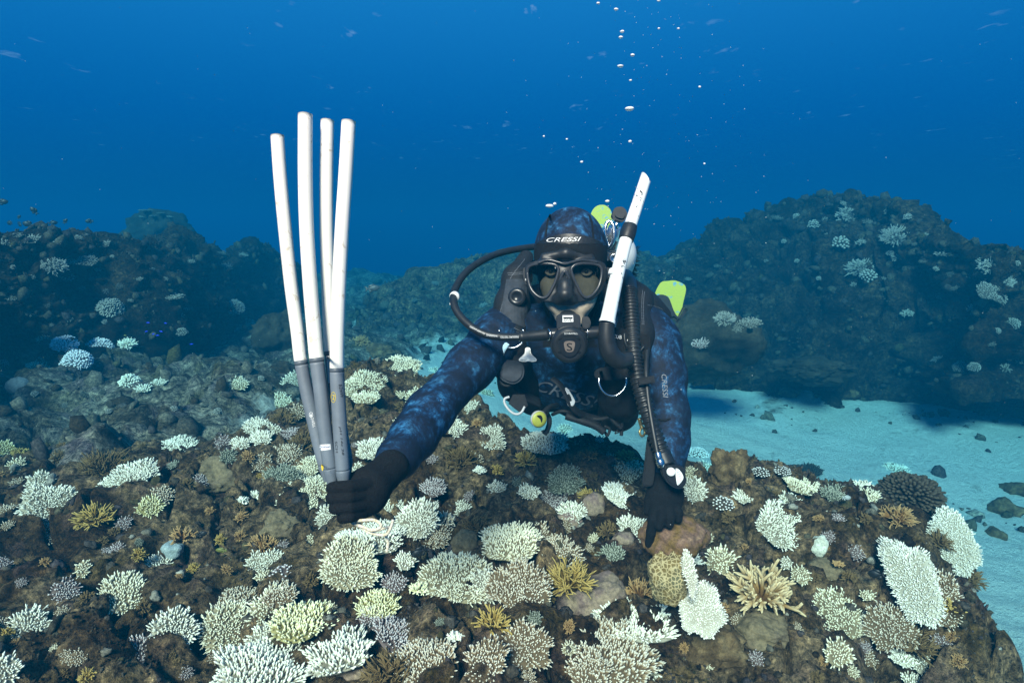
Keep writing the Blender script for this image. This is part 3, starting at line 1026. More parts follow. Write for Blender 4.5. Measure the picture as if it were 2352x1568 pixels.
boulder('boulder_coral', 'coral', 'grey', 1903, 1316, 88, 54, 'smooth grey green boulder on the right reef', 14, .14)
boulder('rock_pillar', 'rock', 'brown', 1680, 1088, 90, 100, 'knobbly brown rock pillar on the skyline right of the arm', 16, .34, fine=2.2)
boulder('white_crust', 'coral', 'white', 1885, 1256, 36, 42, 'white perforated coral lump on the right reef', 18, .30)
boulder('white_crust', 'coral', 'white', 2146, 1158, 52, 72, 'white lumpy coral knob beside the dark round coral', 20, .26, roll=-10)
boulder('blue_crust', 'coral', 'blue', 393, 1266, 44, 36, 'pale blue crust on the rocks at left', 22, .42, push=.6, fine=2)
boulder('boulder_coral', 'coral', 'violet', 1310, 1205, 66, 44, 'grey violet boulder below the mauve dome', 24, .24)
boulder('boulder_coral', 'coral', 'violet', 1364, 1165, 56, 62, 'grey boulder above the dense brown bush', 26, .24)
boulder('boulder_coral', 'coral', 'grey', 1068, 1254, 64, 60, 'grey green boulder left of the wide cream plate', 28, .20)
boulder('boulder_coral', 'coral', 'violet', 1434, 1240, 50, 34, 'small violet grey boulder below the white coral left of the olive boulder', 30, .22)
boulder('boulder_coral', 'coral', 'grey', 1760, 1455, 130, 80, 'grey lumpy boulder at the lower right of the reef', 32, .26)
boulder('boulder_coral', 'coral', 'brown', 1640, 1500, 150, 110, 'rough brown boulder at the bottom right of centre', 34, .34, fine=2)
boulder('boulder_coral', 'coral', 'grey', 480, 1110, 110, 90, 'broad grey rock hump on the left middle reef', 36, .30, push=.45)
boulder('boulder_coral', 'coral', 'grey', 640, 1220, 90, 70, 'grey rock hump left of the rope', 38, .30, push=.45)
boulder('boulder_coral', 'coral', 'violet', 820, 1545, 110, 50, 'violet grey boulder at the bottom edge left of centre', 40, .22)
boulder('boulder_coral', 'coral', 'brown', 870, 815, 100, 50, 'dark brown rock crowning the mound behind the pipes', 42, .34, fine=2, push=.3)
# ---- farther rocks
boulder('reef_outcrop', 'rock', 'dull', 1645, 790, 230, 170, 'undercut dark outcrop on the sand right of the diver', 50, .30, depth=4.9, sy=.8, fine=1.5)
boulder('reef_pinnacle', 'rock', 'dull', 350, 532, 146, 100, 'dark rock pinnacle far behind the left reef bank', 52, .30, depth=9.2, sy=.9)
boulder('reef_outcrop', 'rock', 'dull', 635, 775, 130, 120, 'rocky outcrop far left of the pipes', 54, .30, depth=5.4, sy=.9, fine=1.5)
boulder('reef_outcrop', 'rock', 'dull', 640, 870, 90, 60, 'low dark rock left of the mound behind the pipes', 56, .30, depth=4.0)
boulder('grey_plate', 'coral', 'bluegrey', 36, 888, 56, 40, 'smooth grey plate coral at the left picture edge', 58, .14, depth=3.6, sy=.7)
boulder('reef_outcrop', 'rock', 'dull', 1880, 850, 170, 60, 'low rubble ridge on the sand at the foot of the right bank', 60, .36, depth=5.6, fine=2)
for k, (x, y, w, h, lb) in enumerate([(1812, 905, 40, 24, 'dark stone on the sand nearest the sleeve'), (2310, 1175, 60, 50, 'large dark stone on the sand near the right picture edge'), (2335, 1128, 56, 34, 'dark stone on the sand cut by the right picture edge'),
        (2290, 1228, 34, 30, 'dark stone on the sand, lowest of three near the right edge'), (2250, 1440, 12, 10, 'tiny dark stone alone on the sand at lower right'), (1960, 905, 30, 20, 'dark stone on the sand beside the rubble ridge')]):
    boulder('sand_rock', 'rock', 'brown', x, y, w, h, lb, 70 + k, .40, group='stones on the sand', fine=2, sy=1.2, push=.1)
# ---- the countable colonies of the near reef: form, colour, place and size in the picture, label
NEAR = [
 # left foreground
 ('plate','white',115,1158,96,104,'large white plate coral near the left edge of the reef'),
 ('plate','white',90,1110,50,52,'small white fan leaning on the upper side of the large white coral at left',-20),
 ('plate','white',311,1085,84,54,'white forked plate coral on the left reef behind the brown bush'),
 ('plate','white',253,1109,50,30,'small low white coral touching the white forked plate at its left',-10),
 ('plate','white',406,1019,72,34,'flat bright white coral alone on the left reef crest'),
 ('bush','gold',215,1165,72,92,'golden brown bush coral right of the large white coral at left'),
 ('plate','lemon',345,1162,46,50,'pale yellow coral in front of a tan coral on the left reef',10),
 ('plate','tan',374,1136,44,36,'tan coral with pale tips behind the pale yellow one',25),
 ('plate','cream',287,1359,100,80,'creamy white kidney shaped plate coral on the lower left reef',15),
 ('plate','white',402,1447,94,86,'white plate coral with a dark hollow beside a mauve coral',25),
 ('plate','mauve',328,1497,80,72,'round mauve brown coral with a white rim at lower left'),
 ('plate','white',66,1437,74,80,'white tufted coral in the lower left corner area'),
 ('plate','white',8,1540,62,66,'white coral cut by the left bottom corner of the picture'),
 ('plate','tan',521,1386,118,70,'tan coral fan rising behind a cream plate at lower left'),
 ('plate','cream',526,1440,110,106,'thick cream plate coral left of the big white bristly colonies',10),
 ('plate','cream',190,1306,30,38,'small cream coral lump between dark rocks at left'),
 ('plate','white',366,1288,48,36,'small pocked white coral beside a pale blue crust'),
 ('plate','tan',602,1064,42,40,'small tan coral tuft left of the grey green coral'),
 ('plate','white',590,1292,46,44,'small white coral left of a dark knobbed coral',-10),
 ('plate','white',628,1284,44,40,'small pinkish white coral behind a dark knobbed coral',15),
 ('bush','white',556,1144,26,28,'tiny white sprig, left one of a pair on grey rock'),
 ('bush','white',587,1129,28,36,'tiny white sprig, right one of a pair on grey rock'),
 ('bush','brown',240,1066,96,52,'low brown feathery coral on the left reef crest'),
 ('plate','mauve',151,1357,50,54,'dark mauve coral tuft on the far left rocks'),
 ('bush','gold',42,1032,32,34,'golden tuft on the left reef crest nearest the picture edge'),
 ('bush','gold',105,1026,26,26,'small golden tuft on the left reef crest'),
 ('bush','orange',417,1222,50,42,'orange brown finger coral above the pale blue crust'),
 ('plate','lemon',12,1028,32,36,'pale yellow coral at the left picture edge on the crest'),
 # below and beside the fist
 ('plate','cream',804,1290,126,104,'round cream plate coral below the coil of rope'),
 ('plate','cream',706,1132,104,76,'cream spreading coral just left of the gloved fist'),
 ('plate','white',752,1184,48,44,'white coral half hidden under the gloved fist'),
 ('plate','white',891,1172,70,56,'white bristly coral just right of the gloved fist'),
 ('plate','white',960,1188,92,76,'big white bristly coral right of the fist, second from it'),
 ('plate','white',853,1226,140,58,'broad white coral lying under the rope ends'),
 ('plate','tan',995,1226,78,56,'tan coral with white rim below the big white bristly coral',20),
 ('bush','tan',1020,1188,52,44,'loose pale tan coral at the right end of the white cluster'),
 ('plate','white',1060,1166,44,34,'small bluish white coral above a brown bush'),
 ('bush','brown',1096,1202,66,50,'dark brown bush coral below a small bluish white one'),
 ('plate','cream',1174,1236,132,72,'wide cream plate coral in the middle of the foreground reef'),
 ('plate','tan',1244,1228,56,58,'tan coral fan behind the right end of the wide cream plate'),
 ('plate','cream',1048,1320,140,108,'large cream plate coral, left of a tan one its own size'),
 ('plate','white',1112,1344,60,72,'white coral wedged between the large cream and large tan plates',-10),
 ('plate','tan',1194,1342,126,102,'large tan plate coral with white tips left of the golden bush'),
 ('plate','white',931,1286,46,34,'small pinkish white coral beside a dark fish'),
 ('knob','mauve',653,1313,64,48,'dark knobbed coral with pale tips at centre left'),
 ('plate','tan',644,1362,66,48,'small tan coral on top of the bristly cream colony'),
 ('plate','cream',622,1398,92,84,'bristly cream coral left of the pale yellow spreading one',-5,0,1.15),
 ('plate','lemon',694,1422,124,74,'pale yellow spreading coral above the big white thicket',10,0,1.2),
 ('plate','white',602,1462,62,52,'white bristly coral at the left foot of the pale yellow one',-15),
 ('plate','white',612,1518,190,104,'big white thicket coral at the bottom of the picture',15,0,1.25),
 ('plate','white',778,1490,138,78,'white staghorn like coral right of the big white thicket',-5,0,1.35),
 ('plate','white',545,1556,92,56,'white coral cut by the bottom edge left of centre'),
 ('plate','lemon',866,1384,92,58,'pale yellow green coral above a pinkish one'),
 ('plate','mauve',847,1420,52,42,'pinkish mauve coral tuft below the pale yellow green one'),
 ('plate','mauve',907,1336,50,38,'mauve brown coral tuft left of an olive one'),
 ('bush','lemon',960,1342,44,42,'olive yellow coral tuft at the left rim of the large cream plate'),
 ('plate','mauve',916,1452,106,58,'dark mauve plate coral with faint pale tips near the bottom',30),
 ('plate','tan',972,1516,136,90,'tan and white plate coral at the bottom centre',-15),
 ('plate','tan',1209,1482,100,108,'tan plate coral with white tips standing upright at bottom centre'),
 ('plate','tan',1117,1512,92,78,'tan coral fan left of the upright tan plate'),
 ('bush','gold',1132,1418,74,54,'small golden bush coral under the large tan plate'),
 ('bush','white',1045,1448,34,50,'thin bluish white sprig among brown rocks near the bottom'),
 ('plate','cream',757,1394,34,30,'tiny cream coral right of the pale yellow spreading one'),
 ('bush','brown',898,1538,112,60,'dark brown bush coral at the bottom edge'),
 ('plate','white',1142,1119,36,28,'small white coral alone on the middle reef'),
 ('plate','mauve',996,1118,56,34,'dull mauve coral under the outstretched arm'),
 ('bush','orange',606,1252,62,32,'flat orange brown tuft on the rock at centre left'),
 ('plate','cream',714,1240,20,24,'tiny cream coral left of the round cream plate'),
 # mound behind the pipes
 ('plate','white',673,880,52,54,'bluish white round coral left of the grey pipe bodies',-20),
 ('plate','cream',638,924,60,38,'cream coral ledge left of the pipes below a round white one',-15),
 ('plate','white',589,976,54,32,'white coral, highest of a white trio at the left foot of the mound'),
 ('plate','white',600,1003,48,28,'white coral, lowest of a white trio at the left foot of the mound'),
 ('plate','white',628,992,34,32,'white coral, rightmost of a white trio at the left foot of the mound'),
 ('plate','mauve',672,996,40,26,'small mauve coral with a white rim left of the pipes'),
 ('plate','tan',657,1040,56,40,'brownish tan coral above the grey green one'),
 ('plate','slate',651,1096,74,60,'grey green plate coral left of the pipe ends'),
 ('plate','cream',706,1071,58,42,'cream coral touching the pipe bodies above the fist',-10),
 ('plate','white',731,1055,30,28,'small white coral partly behind the pipe bodies'),
 ('plate','cream',836,882,90,58,'cream tiered coral just right of the pipes on the mound'),
 ('plate','cream',842,909,58,26,'lower cream tier below the tiered coral right of the pipes'),
 ('plate','cream',918,840,90,46,'cream plate coral on the right shoulder of the mound'),
 ('plate','white',1003,855,44,22,'small white coral on the skyline beside the sleeve'),
 ('plate','cream',962,910,56,38,'cream coral beside the elbow of the outstretched arm'),
 ('plate','white',880,949,18,12,'tiny white coral on dark rock right of the pipes'),
 ('plate','cream',919,907,22,18,'tiny cream coral on the mound left of the sleeve'),
 ('plate','white',864,1028,76,48,'white coral left of the forearm'),
 ('plate','cream',918,975,36,30,'small cream coral above the forearm'),
 ('bush','brown',651,957,54,42,'brown bush coral left of the pipes'),
 ('plate','tan',682,946,38,34,'small tan coral beside the brown bush left of the pipes'),
 ('bush','orange',827,783,36,24,'orange brown coral on the very top of the mound'),
 ('plate','white',820,1084,36,42,'white coral right of the lower pipe ends',10),
 ('bush','brown',697,1014,62,34,'olive brown bush coral beside the pipe bodies'),
 ('plate','tan',709,1037,24,22,'tiny tan coral below the olive brown bush'),
 ('plate','white',552,1016,40,26,'white coral left of the white trio'),
 # under the diver
 ('plate','white',1253,1014,90,50,'wide white coral under the diver chest'),
 ('plate','cream',1222,1028,36,30,'small cream coral at the left foot of the wide white one under the chest'),
 ('bush','gold',1207,1050,50,38,'olive tan bush coral below the wide white coral under the chest'),
 ('plate','white',1131,1005,56,50,'white cone shaped coral under the diver harness'),
 ('plate','white',1042,982,52,40,'white coral close under the elbow'),
 ('plate','white',1297,984,34,22,'small pinkish white coral under the dangling straps'),
 ('knob','white',1377,1008,20,16,'single white coral knob on the skyline under the straps'),
 ('bush','brown',1058,1046,72,50,'brown feathery bush coral below the elbow'),
 ('plate','tan',1088,1054,38,30,'pale tan coral beside the brown feathery bush'),
 ('bush','white',1101,1074,26,26,'whitish sprig below the pale tan coral'),
 ('plate','cream',1118,905,30,24,'cream coral between sleeve and harness'),
 ('plate','white',1085,936,36,30,'white coral seen right behind the upper arm'),
 ('plate','cream',1443,1080,72,56,'cream white coral left of the hanging inflator',10),
 ('plate','bright',1430,1135,78,46,'bright white slab coral left of the planted hand',25),
 ('plate','slate',1299,1101,72,62,'grey tan domed coral left of the cream white one'),
 ('plate','mauve',1254,1152,84,66,'mauve brown domed coral with pale tips in mid reef'),
 ('plate','white',1314,1172,56,40,'small white tipped coral right of the mauve dome'),
 ('plate','white',1215,1128,44,30,'small bluish white coral left of the mauve dome'),
 ('plate','white',1455,1212,68,52,'white coral left of the olive boulder',20),
 ('bush','brown',1398,1206,54,58,'dense brown bush coral beside the white one left of the boulder'),
 ('plate','tan',1294,1265,84,60,'pale tan coral directly above the golden bush',20),
 ('bush','gold',1306,1320,104,68,'large golden yellow bush coral'),
 ('plate','slate',1404,1270,56,38,'bluish tan coral between boulder and golden bush',-15),
 ('plate','white',1455,1418,160,84,'large white plate coral with stout fingers at lower right of centre',0,0,1.3),
 ('plate','tan',1418,1492,172,112,'large brown and white coral below the stout white plate',20,0,1.3),
 ('plate','white',1488,1528,62,54,'small white spray coral near the bottom right of centre',0,0,1.3),
 ('plate','tan',1350,1532,96,72,'brown and white coral at the bottom left of the large brown one'),
 ('bush','orange',1470,1344,68,58,'orange brown bush coral left of the honeycomb coral'),
 ('plate','cream',1655,1287,62,58,'cream spray coral right of the honeycomb coral',20,0,1.25),
 ('bush','white',1590,1274,44,48,'white sprig in front of the olive boulder',0,0,1.2),
 ('antler','antler',1754,1325,132,128,'big golden antler coral with pale tips on the right reef'),
 ('bush','dark',1572,1420,66,46,'dark brown bush coral beside the white crust'),
 ('plate','white',1596,1124,54,46,'white tan coral right of the planted glove'),
 ('knob','knobwhite',1660,1152,52,36,'cluster of white knobs on dark rock right of the glove'),
 ('knob','knobwhite',1598,1042,62,48,'rock tuft with white knobs on the skyline right of the arm'),
 ('plate','white',1622,1074,40,28,'small white coral below the white knobbed skyline tuft'),
 ('plate','white',1707,1138,44,26,'small pale coral at the right foot of the brown knobbly pillar'),
 ('plate','cream',1586,1086,30,26,'small cream coral just right of the white inflator buttons'),
 ('bush','gold',1350,1130,38,32,'small olive brown tuft between two domed corals'),
 ('bush','gold',1437,1046,42,22,'yellowish tuft on the skyline above the cream white coral'),
 ('bush','brown',1354,1040,42,30,'brown tuft on the skyline under the straps'),
 # right end of the knoll
 ('plate','white',1800,1205,112,80,'white pink tinged plate coral tilting down to the right on the right reef',32),
 ('plate','cream',1839,1109,72,32,'cream coral with loose fingers on the right reef crest',15),
 ('plate','slate',1919,1131,54,34,'grey tan striped coral on the right reef crest'),
 ('plate','cream',1994,1141,54,34,'cream coral left of the dark round coral'),
 ('plate','white',1817,1150,42,34,'small white coral below the cream one on the right crest',15),
 ('plate','dark',1849,1077,66,28,'dark brown table coral sticking up against the sand'),
 ('knob','dark',2093,1120,138,108,'large dark brown round knobbed coral at the right end'),
 ('plate','white',2061,1073,48,20,'white coral peeping out behind the dark round coral'),
 ('plate','bright',2188,1240,72,165,'long white plate coral hanging down the right edge of the reef',-25,0,.8),
 ('bush','brown',2158,1228,52,60,'brown patch coral beside the long white plate at right'),
 ('plate','bright',2092,1328,82,210,'long white slanting plate coral over the dark hollow at right',-28,0,.8),
 ('plate','tan',2160,1368,72,120,'tan plate coral right of the long slanting white one',-15),
 ('bush','gold',2190,1380,40,54,'golden coral at the outer edge beside the tan plate'),
 ('bush','brown',2222,1300,66,104,'brown branching coral jutting out over the sand at far right'),
 ('plate','cream',1918,1408,92,128,'cream plate coral slanting down on the lower right reef',-35),
 ('plate','cream',1978,1438,50,62,'small cream coral at the right side of the slanting cream plate'),
 ('plate','tan',2045,1438,96,104,'tan cream coral near the lower right reef edge',10),
 ('plate','bright',2073,1506,52,38,'white coral at the lower right reef edge below the tan cream one'),
 ('plate','white',2113,1517,38,46,'white coral hanging at the lower right reef edge above the sand'),
 ('bush','brown',2100,1466,92,60,'brown bush coral at the lower right reef edge'),
 ('plate','cream',1926,1498,58,58,'cream tan coral tuft under the slanting cream plate'),
 ('plate','cream',1839,1320,40,38,'small cream coral right of the golden antler coral'),
 ('plate','white',1806,1292,26,24,'tiny bluish white coral on the golden antler coral'),
 ('bush','orange',2061,1178,66,48,'orange brown bush coral below the dark round coral'),
 ('plate','white',2097,1560,42,28,'white coral at the bottom edge right of the reef'),
 ('knob','knobwhite',1748,1081,42,22,'white knobbed coral on the crest left of the dark table'),
 ('knob','knobwhite',1797,1079,38,20,'small white knobbed coral touching the dark table'),
 ('plate','cream',1992,1366,30,22,'small cream coral at the head of the dark hollow'),
 ('plate','white',1984,1113,38,18,'small white coral behind the cream one at the right crest'),
 ('bush','orange',1926,1288,20,26,'tiny orange and white sprig on the right reef'),
]
for _t in NEAR:
    _k = dict(zip(('roll', 'rot', 'sp'), _t[7:]))
    coral(*_t[:7], **_k)
# ---- colonies on the farther reef
FARL = [
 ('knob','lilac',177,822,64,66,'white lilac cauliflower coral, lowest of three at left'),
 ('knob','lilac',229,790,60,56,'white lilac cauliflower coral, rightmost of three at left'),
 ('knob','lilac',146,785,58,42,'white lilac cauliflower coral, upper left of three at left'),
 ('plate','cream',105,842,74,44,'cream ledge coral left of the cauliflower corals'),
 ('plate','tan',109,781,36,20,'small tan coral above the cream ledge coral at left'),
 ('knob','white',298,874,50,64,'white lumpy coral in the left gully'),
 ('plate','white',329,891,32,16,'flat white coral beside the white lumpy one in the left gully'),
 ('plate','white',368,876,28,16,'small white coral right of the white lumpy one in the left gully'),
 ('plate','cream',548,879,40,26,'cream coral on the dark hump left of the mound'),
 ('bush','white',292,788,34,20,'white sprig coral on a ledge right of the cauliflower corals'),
 ('bush','farwhite_dimmed',125,600,44,52,'white spray coral high on the left bank'),
 ('plate','farwhite_dimmed',186,594,58,24,'flat white coral high on the left bank beside the white spray'),
 ('knob','farwhite_dimmed',254,702,58,70,'cluster of white lumps low on the left bank'),
 ('plate','farwhite_dimmed',399,680,36,12,'thin white ledge coral right of the left bank lumps'),
 ('knob','farwhite_dimmed',415,760,30,22,'white lumpy coral low in the hazy left gully'),
 ('knob','farwhite_dimmed',536,702,50,44,'pale green coral dome far left of the pipes'),
 ('bush','farwhite_dimmed',2057,540,54,32,'broad white spray coral high on the right bank'),
 ('bush','farwhite_dimmed',1952,491,46,26,'white spray coral near the top of the right bank'),
 ('bush','farwhite_dimmed',1976,615,48,20,'white finger coral in the middle of the right bank'),
 ('knob','farwhite_dimmed',2325,738,34,54,'bright white coral block at the right picture edge'),
 ('knob','farwhite_dimmed',2206,838,32,46,'pale coral block at the foot of the right bank'),
 ('knob','farwhite_dimmed',2238,838,28,46,'greenish coral block beside the pale one at the foot of the right bank'),
 ('bush','farwhite_dimmed',2160,820,26,36,'white sprig at the foot of the right bank'),
 ('bush','farwhite_dimmed',2279,606,42,36,'white finger coral on the right part of the right bank'),
 ('bush','farwhite_dimmed',2307,640,36,40,'white branching coral near the right picture edge'),
 ('plate','farwhite_dimmed',2280,670,62,30,'tan plate coral slanting on the right bank',30),
 ('bush','farwhite_dimmed',1666,726,42,36,'white finger coral on the outcrop right of the diver'),
 ('plate','farwhite_dimmed',1723,739,42,20,'white plate coral at the right end of the outcrop'),
 ('plate','farwhite_dimmed',1692,752,24,20,'small white coral between the two larger ones on the outcrop'),
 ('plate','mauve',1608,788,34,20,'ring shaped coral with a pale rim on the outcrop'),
 ('bush','farwhite_dimmed',2085,713,22,28,'bluish white coral in the dark of the right bank'),
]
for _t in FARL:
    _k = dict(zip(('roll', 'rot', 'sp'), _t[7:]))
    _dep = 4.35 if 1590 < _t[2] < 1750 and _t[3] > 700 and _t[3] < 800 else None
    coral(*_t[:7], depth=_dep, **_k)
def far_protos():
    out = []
    for k, (fm, colr) in enumerate((('plate', 'farwhite_dimmed'), ('plate', 'far'), ('knob', 'farwhite_dimmed'), ('bush', 'farwhite_dimmed'), ('plate', 'far'), ('knob', 'brown'))):
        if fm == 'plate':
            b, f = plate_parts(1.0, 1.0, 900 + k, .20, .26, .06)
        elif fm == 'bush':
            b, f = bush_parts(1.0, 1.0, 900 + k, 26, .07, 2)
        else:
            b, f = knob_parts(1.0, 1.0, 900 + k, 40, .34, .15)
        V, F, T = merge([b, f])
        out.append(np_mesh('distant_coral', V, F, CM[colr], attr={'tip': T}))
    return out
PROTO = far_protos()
def dotted(px, py, w, h, k, label, group, rs_):
    hit = ground_hit(px, py)
    if hit is None:
        return
    pt = hit[0]
    dist = (pt - CAMP).dot(FWD)
    R = w * dist / FPX * 0.5
    n, v, up = view_normal(pt, max(.35, h / w), rs_.uniform(-25, 25))
    o = bpy.data.objects.new('distant_coral', PROTO[k])
    link(o)
    o.matrix_world = Matrix.Translation(pt + v * R * .35) @ (frame_from(n, RGT) @ Matrix.Rotation(rs_.uniform(0, 6), 3, 'Z')).to_4x4() @ Matrix.Scale(R, 4)
    if '%s' in label:
        label = label % zone(px, py, group)
    tag(o, label, 'coral', group)
ZONES = {}
def zone(px, py, group):
    x0, x1, y0, y1 = ZONES[group]
    v = ['upper', 'middle', 'lower'][min(2, max(0, int((py - y0) / (y1 - y0) * 3)))]
    h = ['left', 'inner left', 'inner right', 'right'][min(3, max(0, int((px - x0) / (x1 - x0) * 4)))]
    return v + ' ' + h
ZONES['corals dotted over the left bank'] = (0, 600, 540, 760)
ZONES['corals dotted over the right bank'] = (1740, 2352, 440, 860)
ZONES['corals on the hazy slope'] = (940, 1660, 590, 760)
ZONES['corals in the left gully'] = (0, 660, 730, 965)
_rs = np.random.RandomState(8)
LB = 'small bleached coral on the %s part of the left reef bank'
for x, y, w, h in [(243, 670, 14, 16), (153, 638, 32, 14), (26, 684, 22, 12), (68, 722, 20, 14), (109, 700, 14, 12), (12, 562, 30, 10), (70, 548, 40, 16), (133, 558, 22, 20), (403, 580, 18, 10), (417, 726, 16, 14), (428, 708, 18, 8), (338, 572, 14, 8),
                   (258, 590, 10, 12), (243, 597, 10, 8), (75, 637, 14, 12), (100, 612, 12, 12), (30, 614, 12, 10), (24, 660, 12, 10), (52, 680, 10, 10), (160, 735, 16, 10), (275, 658, 16, 14), (190, 660, 16, 12), (210, 640, 12, 10), (225, 620, 14, 8), (320, 640, 16, 8),
                   (350, 620, 14, 8), (380, 640, 12, 8), (440, 600, 16, 8), (460, 640, 14, 8), (490, 660, 12, 8), (520, 612, 26, 14), (560, 585, 20, 8), (585, 600, 18, 8), (510, 580, 20, 8), (60, 750, 12, 10), (120, 745, 12, 8), (240, 740, 14, 10), (300, 690, 12, 8), (182, 548, 20, 10), (240, 560, 26, 12), (40, 540, 20, 10)]:
    dotted(x, y, w, h, _rs.choice([0, 1, 2, 3, 0]), LB, 'corals dotted over the left bank', _rs)
RB = 'small bleached coral on the %s part of the right reef bank'
for x, y, w, h in [(1930, 562, 40, 18), (1995, 636, 36, 22), (2045, 583, 18, 8), (2061, 593, 26, 14), (2097, 613, 20, 10), (2160, 585, 30, 10), (2194, 585, 22, 9), (2252, 599, 20, 24), (2182, 627, 18, 16), (2163, 650, 14, 10), (2192, 661, 16, 10), (2228, 637, 18, 10),
                   (2246, 631, 14, 20), (2234, 712, 28, 22), (2307, 847, 28, 26), (2345, 828, 20, 56), (2160, 679, 18, 16), (1751, 478, 56, 12), (1852, 446, 30, 10), (1894, 506, 16, 14), (1868, 518, 26, 14), (1977, 560, 26, 8), (2000, 510, 30, 10), (2040, 490, 24, 10), (2085, 500, 20, 10),
                   (1940, 468, 20, 8), (2200, 535, 24, 16), (2310, 540, 26, 14), (2340, 570, 20, 12), (2120, 600, 16, 8), (2150, 618, 14, 8), (2335, 605, 14, 12), (2265, 650, 16, 8), (1800, 555, 12, 8), (1830, 600, 12, 8), (1760, 600, 12, 7), (1880, 640, 12, 7), (1960, 655, 16, 8), (2290, 760, 16, 10),
                   (2030, 640, 12, 8), (2100, 560, 14, 8), (2130, 540, 16, 8), (2265, 700, 14, 10), (2275, 790, 20, 12), (1900, 540, 14, 8), (1830, 500, 20, 8), (1785, 500, 22, 8)]:
    dotted(x, y, w, h, _rs.choice([0, 1, 2, 3, 3]), RB, 'corals dotted over the right bank', _rs)
MBL = 'pale coral patch on the %s part of the hazy slope behind the diver'
for x, y, w, h in [(1120, 595, 24, 10), (1080, 600, 18, 8), (1150, 650, 22, 14), (1000, 650, 16, 8), (1180, 610, 20, 8), (950, 690, 16, 8), (1060, 690, 18, 8), (1540, 600, 20, 10), (1580, 640, 16, 8), (1650, 610, 18, 8), (1010, 750, 18, 8), (1110, 700, 20, 8)]:
    dotted(x, y, w, h, _rs.choice([0, 1, 4]), MBL, 'corals on the hazy slope', _rs)
PN = 'pale coral on top of the far dark pinnacle'
for x, y, w, h in [(334, 484, 24, 8), (370, 490, 16, 8), (352, 496, 14, 8), (390, 498, 14, 6), (325, 498, 12, 6)]:
    pt = P(x, y, 8.95)
    o = bpy.data.objects.new('distant_coral', PROTO[_rs.choice([0, 1])])
    link(o)
    o.matrix_world = Matrix.Translation(pt) @ Matrix.Scale(w * 8.95 / FPX * .5, 4)
    tag(o, PN, 'coral', 'corals on the far pinnacle')
GL = 'small pale coral in the %s rubble of the left gully'
for x, y, w, h in [(600, 870, 16, 10), (640, 745, 18, 10), (625, 770, 20, 14), (655, 735, 14, 8), (470, 930, 16, 8), (195, 905, 20, 14), (235, 900, 16, 12), (150, 930, 16, 12), (30, 930, 18, 14), (80, 905, 16, 12), (400, 940, 18, 10), (500, 945, 18, 14), (480, 960, 14, 12), (250, 945, 14, 10), (340, 960, 16, 8), (540, 860, 14, 8), (334, 827, 16, 18), (8, 835, 20, 16), (135, 850, 14, 10), (12, 880, 16, 24)]:
    dotted(x, y, w, h, _rs.choice([0, 1, 2, 4]), GL, 'corals in the left gully', _rs)

# ---- little tufts between the near colonies
TF = 'small dull coral tuft growing between the larger near colonies'
TPROTO = []
for _k, (_c, _sd3) in enumerate((('tan', 1), ('brown', 2), ('mauve', 3), ('slate', 4), ('gold', 5), ('cream', 6), ('orange', 7))):
    _b, _f = (plate_parts(1.0, 1.0, 950 + _k, .22, .24, .075) if _k in (0, 2, 3, 5) else bush_parts(1.0, 1.0, 950 + _k, 34, .075, 3))
    _m = merge([_b, _f])
    TPROTO.append(np_mesh('coral_tuft', _m[0], _m[1], CM[_c], attr={'tip': _m[2]}))
_taken = [(t[2], t[3], max(t[4], t[5]) * .5) for t in NEAR]
_cnt = 0
while _cnt < 130:
    x, y = _rs.uniform(0, 2200), _rs.uniform(830, 1560)
    hit = KNOLL_BVH.ray_cast(CAMP, ray(x, y).normalized(), 5)
    if hit[0] is None or hit[1].z < 0.15 or any(math.hypot(x - a, y - b) < c + 8 for a, b, c in _taken):
        continue
    pt = hit[0]
    w = _rs.uniform(14, 34)
    R = w * hit[3] / FPX * .5
    nrm_ = (hit[1] + Vector((0, 0, .6)) + (CAMP - pt).normalized() * .5).normalized()
    _ti = _rs.choice([0, 1, 2, 3, 4, 5, 6, 1, 1, 6, 0, 2])
    o = bpy.data.objects.new('coral_tuft', TPROTO[_ti])
    link(o)
    o.matrix_world = Matrix.Translation(pt + nrm_ * R * .3) @ (frame_from(nrm_, RGT) @ Matrix.Rotation(_rs.uniform(0, 6), 3, 'Z')).to_4x4() @ Matrix.Scale(R, 4)
    _zv = ['back', 'middle', 'front'][min(2, max(0, int((y - 830) / 244)))]
    _zh = ['far left', 'left', 'centre left', 'centre', 'centre right', 'right', 'far right'][min(6, int(x / 315))]
    TF = 'tiny %s coral tuft between larger colonies, %s %s of the near reef' % (['tan', 'brown', 'mauve', 'grey green', 'golden', 'cream', 'orange'][_ti], _zv, _zh)
    tag(o, TF, 'coral', 'dull tufts between the near colonies')
    _taken.append((x, y, w * .5))
    _cnt += 1
